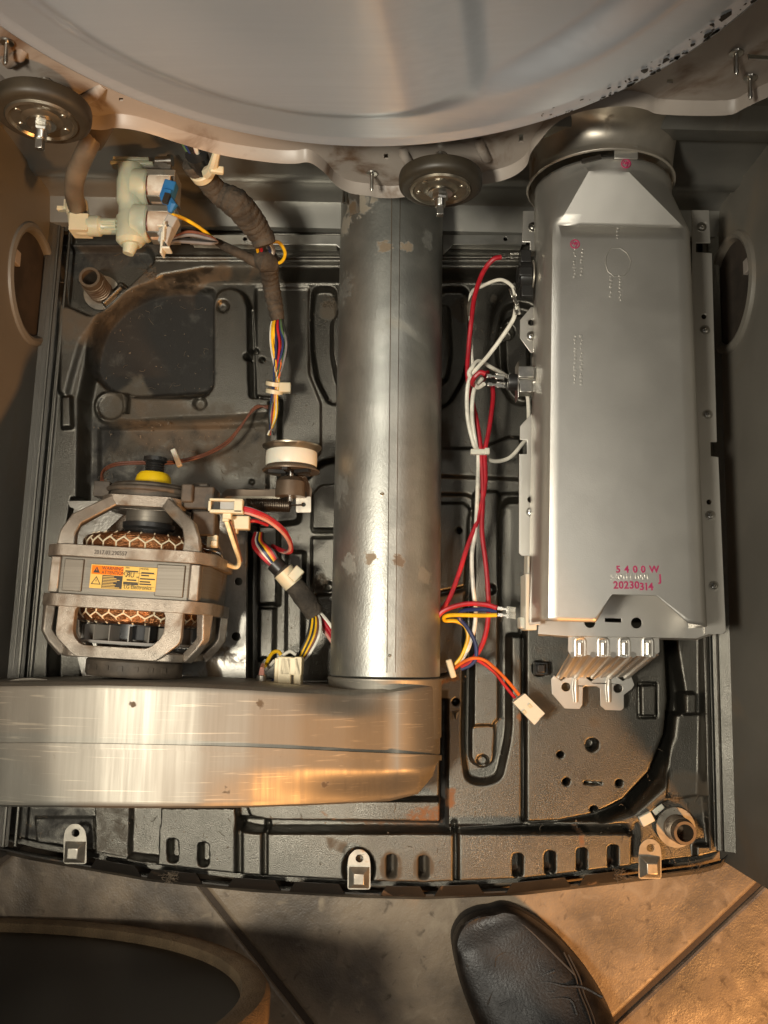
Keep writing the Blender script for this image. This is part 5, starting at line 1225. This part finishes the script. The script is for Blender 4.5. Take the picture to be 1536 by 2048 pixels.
obj('metal_cap', lathe([(0.0, 0), (0.0042, 0.0005), (0.0046, 0.002), (0.0046, 0.015), (0.0038, 0.0155)], P(522, 1384, .105), (0, 1, 0.05), 18), m_clip, ps)
obj('red_neck', tube([P(523, 1352, .105), P(524, 1338, .103), P(526, 1330, .09)], [0.003, 0.0022, 0.002], 8), WIRE['pink'], ps)

# ================================================================== THERMOSTATS AND HEATER WIRES (right)
tz = 0.165
t1 = thing('upper_thermostat', 'round black thermostat clipped to the upper left side of the heater', 'thermostat', P(1049, 552, tz - .02))
obj('thermostat_body', lathe([(0.0, 0), (0.0085, 0), (0.0085, 0.002), (0.0125, 0.0022), (0.0130, 0.004), (0.0130, 0.012), (0.0120, 0.013), (0, 0.013)], P(1034, 552, tz), (1, 0, 0), 32), m_black, t1)
obj('terminal_housing', join(box(P(1050, 517, tz), (0.010, 0.012, 0.012)), box(P(1053, 585, tz), (0.011, 0.012, 0.012)), box(P(1048, 552, tz + .003), (0.012, 0.0085, 0.022))), m_black, t1, bevel=0.0008)
obj('mounting_rim', lathe([(0.0145, 0.013), (0.0145, 0.0142), (0.0, 0.0142)], P(1034, 552, tz), (1, 0, 0), 32), m_clip, t1)
t2_ = thing('lower_thermostat', 'metal bracketed thermal cutoff with two crimped terminals pointing left, halfway down the heater', 'thermostat', P(1045, 764, tz - .02))
obj('cutoff_body', lathe([(0.0, 0), (0.0072, 0), (0.0075, 0.001), (0.0075, 0.0085), (0, 0.0085)], P(1016, 764, tz), (1, 0, 0), 24), m_black, t2_)
obj('cutoff_bracket', join(box(P(1034, 764, tz), (0.0012, 0.034, 0.018)), box(P(1050, 748, tz + .004), (0.014, 0.0105, 0.014)), box(P(1050, 776, tz), (0.012, 0.012, 0.014)), box(P(1064, 762, tz), (0.004, 0.024, 0.012))), m_bolt, t2_, bevel=0.0008)
obj('cutoff_cap', lathe([(0.0065, 0), (0.0065, 0.014), (0, 0.014)], P(1036, 764, tz), (1, 0, 0), 20), m_bolt, t2_)
def crimp(px, py, z, par, ang=0, L=0.020, flip=1):
    c = P(px, py, z); Mz = rz(ang)
    g = [box(c + Mz @ Vector((0.010 * flip, 0, 0)), (0.0085, 0.0052, 0.0012), Mz), box(c + Mz @ Vector((0.010 * flip, 0.0022, 0.0013)), (0.0085, 0.0012, 0.0018), Mz), box(c + Mz @ Vector((0.010 * flip, -0.0022, 0.0013)), (0.0085, 0.0012, 0.0018), Mz),
         box(c + Mz @ Vector((0.004 * flip, 0, 0)), (0.006, 0.0022, 0.0014), Mz), box(c, (0.0045, 0.0034, 0.0024), Mz)]
    return obj('crimp_terminal', join(*g), m_nick, par, bevel=0.0003)
hw2 = thing('heater_wires', 'red and white heater wires running down between the round pipe and the heater', 'wires', P(950, 900, 0.05))
wire('red', [(1002, 514, tz), (985, 520, tz), (966, 545, .155), (950, 590, .13), (943, 640, .11), (937, 700, .10), (935, 750, .10), (944, 800, .10), (955, 850, .10), (962, 905, .10), (966, 980, .10), (964, 1060, .10), (971, 1120, .10), (976, 1180, .10), (976, 1240, .10), (966, 1285, .10), (945, 1320, .10), (922, 1335, .098)], hw2, 0.0023)
wire('white', [(1029, 590, tz), (1026, 575, tz), (1012, 563, .16), (995, 560, .155), (965, 572, .14), (942, 588, .12), (941, 640, .10), (944, 720, .095), (950, 770, .095)], hw2, 0.0017)
wire('white', [(1032, 614, tz), (1026, 640, .16), (1000, 680, .15), (976, 712, .14), (953, 738, .125), (940, 755, .12), (934, 790, .115), (936, 840, .11), (948, 890, .105), (956, 905, .10), (955, 980, .10), (951, 1060, .10), (944, 1110, .10), (946, 1170, .10), (951, 1220, .10), (948, 1260, .10), (935, 1300, .10), (918, 1326, .098)], hw2, 0.0020)
wire('white', [(968, 768, .14), (956, 775, .13), (947, 765, .128), (938, 748, .125), (944, 735, .125), (958, 722, .12), (985, 736, .11), (1010, 750, .10), (1040, 770, .09)], hw2, 0.0020)
wire('white', [(965, 756, .13), (948, 780, .12), (944, 830, .11), (950, 880, .105), (958, 905, .10), (985, 922, .09), (1018, 916, .085), (1044, 888, .085), (1056, 866, .085), (1056, 800, .09), (1048, 778, .10)], hw2, 0.0020)
wire('red', [(972, 748, .145), (960, 745, .143), (948, 756, .14), (945, 768, .132), (958, 770, .12), (975, 745, .10)], hw2, 0.0023)
wire('red', [(985, 770, .09), (986, 800, .092), (978, 860, .098), (970, 905, .10), (970, 970, .10), (955, 1040, .10), (936, 1090, .10), (920, 1140, .10), (904, 1185, .10), (890, 1212, .10), (874, 1230, .10)], hw2, 0.0023)
wire('red', [(871, 1238, .115), (890, 1220, .118), (930, 1208, .120), (970, 1209, .122), (994, 1216, .125)], hw2, 0.0023)
wire('yellow', [(994, 1230, .125), (960, 1231, .122), (910, 1230, .118), (890, 1233, .112), (890, 1241, .106), (912, 1242, .102), (930, 1252, .10), (936, 1275, .10), (925, 1310, .10), (910, 1330, .098)], hw2, 0.0019)
wire('blue', [(994, 1222, .122), (960, 1219, .118), (925, 1222, .112), (918, 1236, .106), (934, 1255, .103), (950, 1285, .103), (952, 1315, .102), (940, 1330, .10), (922, 1338, .098)], hw2, 0.0020)
wire('red', [(908, 1338, .096), (925, 1325, .10), (945, 1318, .10), (965, 1326, .098), (990, 1346, .094), (1012, 1374, .09), (1030, 1396, .088)], hw2, 0.0016); wire('orange', [(910, 1335, .099), (930, 1322, .104), (950, 1316, .104), (972, 1322, .10), (1000, 1346, .096), (1022, 1370, .092), (1038, 1390, .090)], hw2, 0.0016)
wire('black', [(905, 1345, .092), (890, 1350, .085), (876, 1352, .078)], hw2, 0.0025)
obj('dust_clump', tube([P(948, 592, .12), P(942, 612, .112), (P(941, 632, .108))], [0.003, 0.0045, 0.003], 8), m_dkbr, hw2)
for (x, y, z, a, f_) in ((1008, 514, tz, 6, 1), (1033, 606, tz, -70, -1), (1030, 600, tz, -80, 1), (978, 752, .155, -4, 1), (980, 769, .152, -3, 1), (1000, 1217, .126, -6, 1), (1000, 1230, .127, -4, 1)): crimp(x, y, z, hw2, a, flip=f_)
obj('cable_tie', join(box(P(958, 904, .104), (0.0165, 0.0055, 0.005)), box(P(974, 903, .105), (0.005, 0.0065, 0.006))), m_white, hw2, bevel=0.0010)
obj('cable_tie', box(P(902, 1337, .102), (0.0055, 0.0175, 0.009), rz(18)), m_cream, hw2, bevel=0.0012)
tc_ = thing('sensor_plug', 'flat white plug lying loose on the pan at the end of red and orange wires', 'plug', P(1055, 1418, .07))
pl_ = [(1050, 1387), (1090, 1427), (1069, 1450), (1026, 1405)]
obj('plug_body', pplate(pl_, .092, .009, (), 1.5), m_white, tc_, bevel=0.0008)
obj('plug_latch', join(box(P(1060, 1412, .0925), (0.003, 0.004, 0.0012), rz(40)), box(P(1049, 1424, .0925), (0.003, 0.004, 0.0012), rz(40))), m_cream, tc_, bevel=0.0003)
cr_ = thing('terminal_block', 'white ceramic terminal block with slotted metal cover at the lower left of the heater', 'terminal block', P(1060, 1190, .1))
obj('ceramic_block', join(box(P(1057, 1205, .138), (0.010, 0.050, 0.03)), box(P(1050, 1246, .136), (0.011, 0.010, 0.018)), box(P(1058, 1160, .134), (0.006, 0.05, 0.02))), m_white, cr_, bevel=0.0008)
obj('slotted_cover', pplate([(1063, 1122), (1083, 1121), (1081, 1250), (1059, 1250)], .170, .0015, [[(1075, 1134), (1079, 1134), (1077, 1178), (1073, 1178)], [(1073, 1196), (1077, 1196), (1075, 1240), (1071, 1240)]]), m_alum, cr_, bevel=0.0003)

# ================================================================== HEATER SUPPORT BRACKET
sb = thing('support_bracket', 'bare silver ribbed steel bracket with notched feet under the front end of the heater', 'bracket', P(1190, 1390, .055))
zu, zl2 = 0.150, 0.066
obj('upper_shelf', pplate([(1137, 1270), (1318, 1272), (1319, 1305), (1300, 1315), (1284, 1312), (1262, 1312), (1250, 1316), (1236, 1312), (1220, 1312), (1206, 1315), (1190, 1312), (1176, 1310), (1160, 1314), (1143, 1312), (1136, 1302)], zu, 0.0016, [], 3), m_alum, sb, bevel=0.0005)
for x in (1160, 1206, 1248, 1295):
    u = [P(x - 9, 1312, zu + .0006), P(x - 9, 1282, zu + .0006), P(x - 5, 1277, zu + .001), P(x + 4, 1277, zu + .001), P(x + 9, 1283, zu + .0006), P(x + 9, 1312, zu + .0006)]
    obj('shelf_rib', tube(u, 0.0016, 8, smooth=3), m_alum, sb)
    obj('shelf_rib', tube([P(x, 1286, zu + .001), P(x, 1309, zu + .001)], 0.0024, 8), m_alum, sb)
fold = [(1137, 1308, zu), (1318, 1308, zu), (1262, 1352, zl2 + .004), (1112, 1352, zl2 + .004)]
q = [P(*c) for c in fold]
obj('sloped_web', (q + [v - Vector((0, .0012, .0012)) for v in q], [(0, 1, 2, 3), (7, 6, 5, 4), (0, 4, 5, 1), (1, 5, 6, 2), (2, 6, 7, 3), (3, 7, 4, 0)]), m_alum, sb)
for i in range(9):
    t_ = 0.05 + i * 0.11
    a, b_ = q[0].lerp(q[1], t_), q[3].lerp(q[2], t_)
    obj('web_rib', tube([a + Vector((0, -.0006, .001)), b_ + Vector((0, -.0006, .001))], 0.0015 if i % 2 else 0.0028, 8), m_alum, sb)
foot = [(1102, 1358), (1108, 1350), (1122, 1362), (1134, 1352), (1168, 1352), (1182, 1363), (1196, 1352), (1232, 1352), (1246, 1362), (1262, 1350), (1269, 1370), (1264, 1378), (1248, 1390), (1248, 1416), (1243, 1421), (1210, 1420), (1201, 1412), (1200, 1377), (1194, 1373),
        (1170, 1372), (1166, 1376), (1165, 1410), (1159, 1418), (1128, 1417), (1104, 1388)]
obj('notched_foot', pplate(foot, zl2, 0.0016, [(1132, 1374, 9), (1236, 1377, 9)]), m_alum, sb, bevel=0.0004)
for x in (1151, 1217):
    obj('foot_rib', tube([P(x, 1356, zl2 + .0005), P(x, 1378, zl2 + .001), P(x + 1, 1404, zl2 + .0005)], [0.0022, 0.0030, 0.0022], 10, smooth=3), m_alum, sb)

# ================================================================== SHOE AND THE DRUM ON THE FLOOR
m_seam = mat('worn_leather_seam', (0.06, 0.05, 0.042), 0, 0.6)
sh = thing('shoe', 'scuffed black leather shoe toe on the tiles, worn with a dark trouser leg', 'shoe', P(1080, 1980, 0))
out_px = [(980, 1812), (1003, 1806), (1030, 1812), (1065, 1832), (1105, 1862), (1145, 1903), (1178, 1945), (1205, 1990), (1226, 2040), (1246, 2095), (1262, 2150), (1270, 2230), (1262, 2310), (1225, 2350),
          (1160, 2352), (1095, 2320), (1052, 2260), (1010, 2170), (966, 2080), (935, 2005), (915, 1945), (904, 1890), (905, 1860), (922, 1832), (950, 1817)]
so_ = [P(x, y, 0.012) for x, y in out_px]
cx0 = sum((p for p in so_), Vector()) / len(so_)
toe, heel = P(978, 1808, .012), P(1225, 2350, .012); axd = (heel - toe).normalized(); Ls = (heel - toe).length
so_s = smoothpath(so_ + so_[:1], 4)[:-1]
N_ = len(so_s)
Vsh, Fsh = [], []
def hgt(p):                                # spine height of the upper along the shoe
    t_ = max(0, min(1, (p - toe).dot(axd) / Ls)); return float(np.interp(t_, [0, .08, .2, .35, .5, .62, .8, 1], [0.030, 0.046, 0.053, 0.066, 0.088, 0.10, 0.10, 0.09]))
lev = [(1.0, 0.022, 0), (0.985, 0.030, 0), (0.965, 0.036, .15), (0.93, 0.040, .40), (0.86, 0.042, .62), (0.76, 0.043, .78), (0.62, 0.044, .90), (0.45, 0.044, .96), (0.25, 0.044, .99), (0.0, 0.044, 1.0)]
for (k, z0_, hb) in lev:
    for p in so_s:
        t_ = (p - toe).dot(axd); spine = toe + axd * min(max(t_, 0.035), Ls - 0.03)
        q_ = spine.lerp(p, k); q_.z = z0_ * (1 - hb) + hb * hgt(q_) + (0 if hb < .3 else 0.0022 * math.sin(t_ * 190 + 3 * math.sin(q_.x * 60)) * sstep(0.09, 0.12, np.array(t_)) * (hb))
        Vsh.append(q_)
for i in range(len(lev) - 1):
    for j in range(N_): Fsh.append((i * N_ + j, i * N_ + (j + 1) % N_, (i + 1) * N_ + (j + 1) % N_, (i + 1) * N_ + j))
up_ = obj('leather_upper', (Vsh, Fsh), m_leather, sh)
Vso, Fso = [], []
for (k, z) in ((0.99, 0.001), (1.005, 0.004), (1.005, 0.016), (0.995, 0.021), (0.965, 0.023), (0.93, 0.022)):
    for p in so_s:
        t_ = (p - toe).dot(axd); spine = toe + axd * min(max(t_, 0.035), Ls - 0.03); q_ = spine.lerp(p, k); q_.z = z; Vso.append(q_)
for i in range(5):
    for j in range(N_): Fso.append((i * N_ + j, i * N_ + (j + 1) % N_, (i + 1) * N_ + (j + 1) % N_, (i + 1) * N_ + j))
obj('sole', (Vso, Fso), m_sole, sh)
def onshoe(px, py):
    v = ray(px, py); z = 0.05
    for _ in range(8):
        p = P(px, py, z); z = hgt(p) - 0.001
    return P(px, py, z)
obj('toe_seam', tube([onshoe(x, y) + Vector((0, 0, -0.001)) for x, y in ((936, 1935), (931, 1890), (945, 1858), (972, 1840), (1010, 1836), (1045, 1850), (1080, 1880), (1120, 1920), (1150, 1950))], 0.0011, 6, smooth=5), m_seam, up_)
for off in (0, 1): obj('side_seam', tube([onshoe(x + off * 9, y + off * 5) + Vector((0, 0, -0.0008)) for x, y in ((1128, 1905), (1150, 1950), (1160, 1985), (1178, 2030), (1190, 2080))], 0.0008, 6, smooth=5), m_seam, up_)
obj('tongue_seam', tube([onshoe(x, y) + Vector((0, 0, -0.0006)) for x, y in ((975, 2010), (990, 1980), (1030, 1962), (1075, 1990), (1085, 2030), (1090, 2080))], 0.0009, 6, smooth=5), m_seam, up_)
for pts in (((990, 1935), (993, 1915), (1013, 1905), (1033, 1915)), ((1060, 1975), (1090, 1965), (1130, 1973), (1165, 1975), (1205, 1995)), ((1060, 2020), (1095, 2000), (1140, 2000), (1155, 2030)), ((1020, 1985), (1060, 1962), (1110, 1942)), ((1000, 2010), (1050, 1990), (1110, 1985))):
    obj('leather_crease', tube([onshoe(x, y) + Vector((0, 0, -0.0004)) for x, y in pts], 0.0015, 6, smooth=5), m_leather, up_)
lg0 = Vector((so_s[0].x, so_s[0].y, 0)) + axd * Ls * 0.74; lg0.z = 0.085
obj('trouser_leg', tube([lg0, lg0 + Vector((0.01, -0.02, 0.07)), lg0 + Vector((0.02, -0.06, 0.22)), lg0 + Vector((0.03, -0.10, 0.36))], [0.060, 0.066, 0.070, 0.080], 28, smooth=6), m_cloth, sh)

dr = thing('loose_drum', 'dark drum lying on its side at lower left, rim trimmed with brown felt', 'drum', (-0.36, -0.5, 0))
RD = 0.29; tl_ = 0.12; dc = Vector((-0.362, -0.283 + tl_ * RD, RD)); dn = Vector((0, 1, -tl_)).normalized()     # the open end faces the dryer, leaning a little
obj('felt_rim', lathe([(RD - 0.021, 0.004), (RD - 0.014, 0.0075), (RD - 0.004, 0.0065), (RD - 0.0005, 0.002), (RD - 0.0005, -0.012), (RD - 0.003, -0.018), (RD - 0.020, -0.016), (RD - 0.022, -0.004)], dc, dn, 160, closed=True), m_felt, dr)
obj('drum_shell', lathe([(RD - 0.003, -0.004), (RD - 0.003, -0.45), (0, -0.45)], dc, dn, 120), m_shell, dr)

# ================================================================== LINT AND GRIT lying in the pan
m_lint = mat('grey_lint', (0.15, 0.115, 0.08), 0, 0.95)
rng = random.Random(11)
def panz(px, py):
    j = int(np.argmin(np.abs(PYg[:, 0] - py))) if False else int(min(max((py - BACK) / (front[NX // 2] - BACK) * (NY - 1), 0), NY - 1))
    i = int(min(max((px - PXg[j, 0]) / (PXg[j, -1] - PXg[j, 0]) * (NX - 1), 0), NX - 1))
    return float(PZ[j, i])
zones = [((170, 840, 540, 980), 34), ((180, 560, 430, 780), 22), ((500, 560, 680, 900), 14), ((495, 1050, 660, 1360), 26), ((880, 1000, 1060, 1560), 24), ((1060, 1280, 1330, 1640), 14),
         ((330, 1620, 1250, 1740), 22), ((120, 500, 330, 640), 16), ((1260, 1600, 1430, 1740), 20), ((880, 560, 1060, 980), 18), ((10, 1630, 320, 1700), 16)]
fib, grit = [], []
for (x0, y0, x1, y1), n_ in zones:
    for k in range(n_):
        px, py = rng.uniform(x0, x1), rng.uniform(y0, y1); p = P(px, py, panz(px, py)); p.z = panz(px, py) + 0.0006
        a = rng.uniform(0, 6.28); L_ = rng.uniform(0.003, 0.010); pts = [p]
        for q in range(5):
            a += rng.uniform(-.9, .9); pts.append(pts[-1] + Vector((math.cos(a) * L_ / 5, math.sin(a) * L_ / 5, rng.uniform(-.0003, .0006))))
        fib.append(tube(pts, 0.00022, 3, caps=False))
    for k in range(n_ * 3):
        px, py = rng.uniform(x0, x1), rng.uniform(y0, y1); z = panz(px, py); p = P(px, py, z); r_ = rng.uniform(0.0003, 0.0010) * (1.6 if rng.random() < .08 else 1)
        V_ = [p + Vector((rng.uniform(-1, 1) * r_ * 1.4, rng.uniform(-1, 1) * r_ * 1.4, rng.uniform(-.2, .9) * r_)) for q in range(5)]
        grit.append((V_, [(0, 1, 2), (0, 2, 3), (0, 3, 1), (1, 2, 4), (2, 3, 4), (3, 1, 4)]))
# soft lint wads caught in the corners and round the motor
for (cx, cy, rad) in ((205, 960, 16), (480, 1345, 14), (640, 1165, 12), (910, 1352, 12), (1395, 1735, 16), (1340, 1600, 14), (300, 548, 14), (528, 1090, 14), (500, 1055, 12), (930, 606, 14), (656, 606, 12), (1240, 1752, 16), (340, 1752, 14), (600, 1770, 12), (560, 1062, 16)):
    zc = panz(cx, cy)
    for k in range(34):
        c = P(cx + rng.gauss(0, rad * .5), cy + rng.gauss(0, rad * .35), zc + 0.001 + abs(rng.gauss(0, .0022))); a = rng.uniform(0, 6.28); pts = [c]
        for q in range(5):
            a += rng.uniform(-1.2, 1.2); pts.append(pts[-1] + Vector((math.cos(a) * .0013, math.sin(a) * .0013, rng.uniform(-.0006, .0008))))
        fib.append(tube(pts, 0.00020, 3, caps=False))
tag(obj('lint', join(*fib), m_lint), 'loose grey lint fibres caught in the ribs and corners of the pan', 'lint', kind='stuff')
tag(obj('grit', join(*grit), m_lint, smooth=False), 'crumbs of dirt and grit scattered over the dark pan', 'grit', kind='stuff')
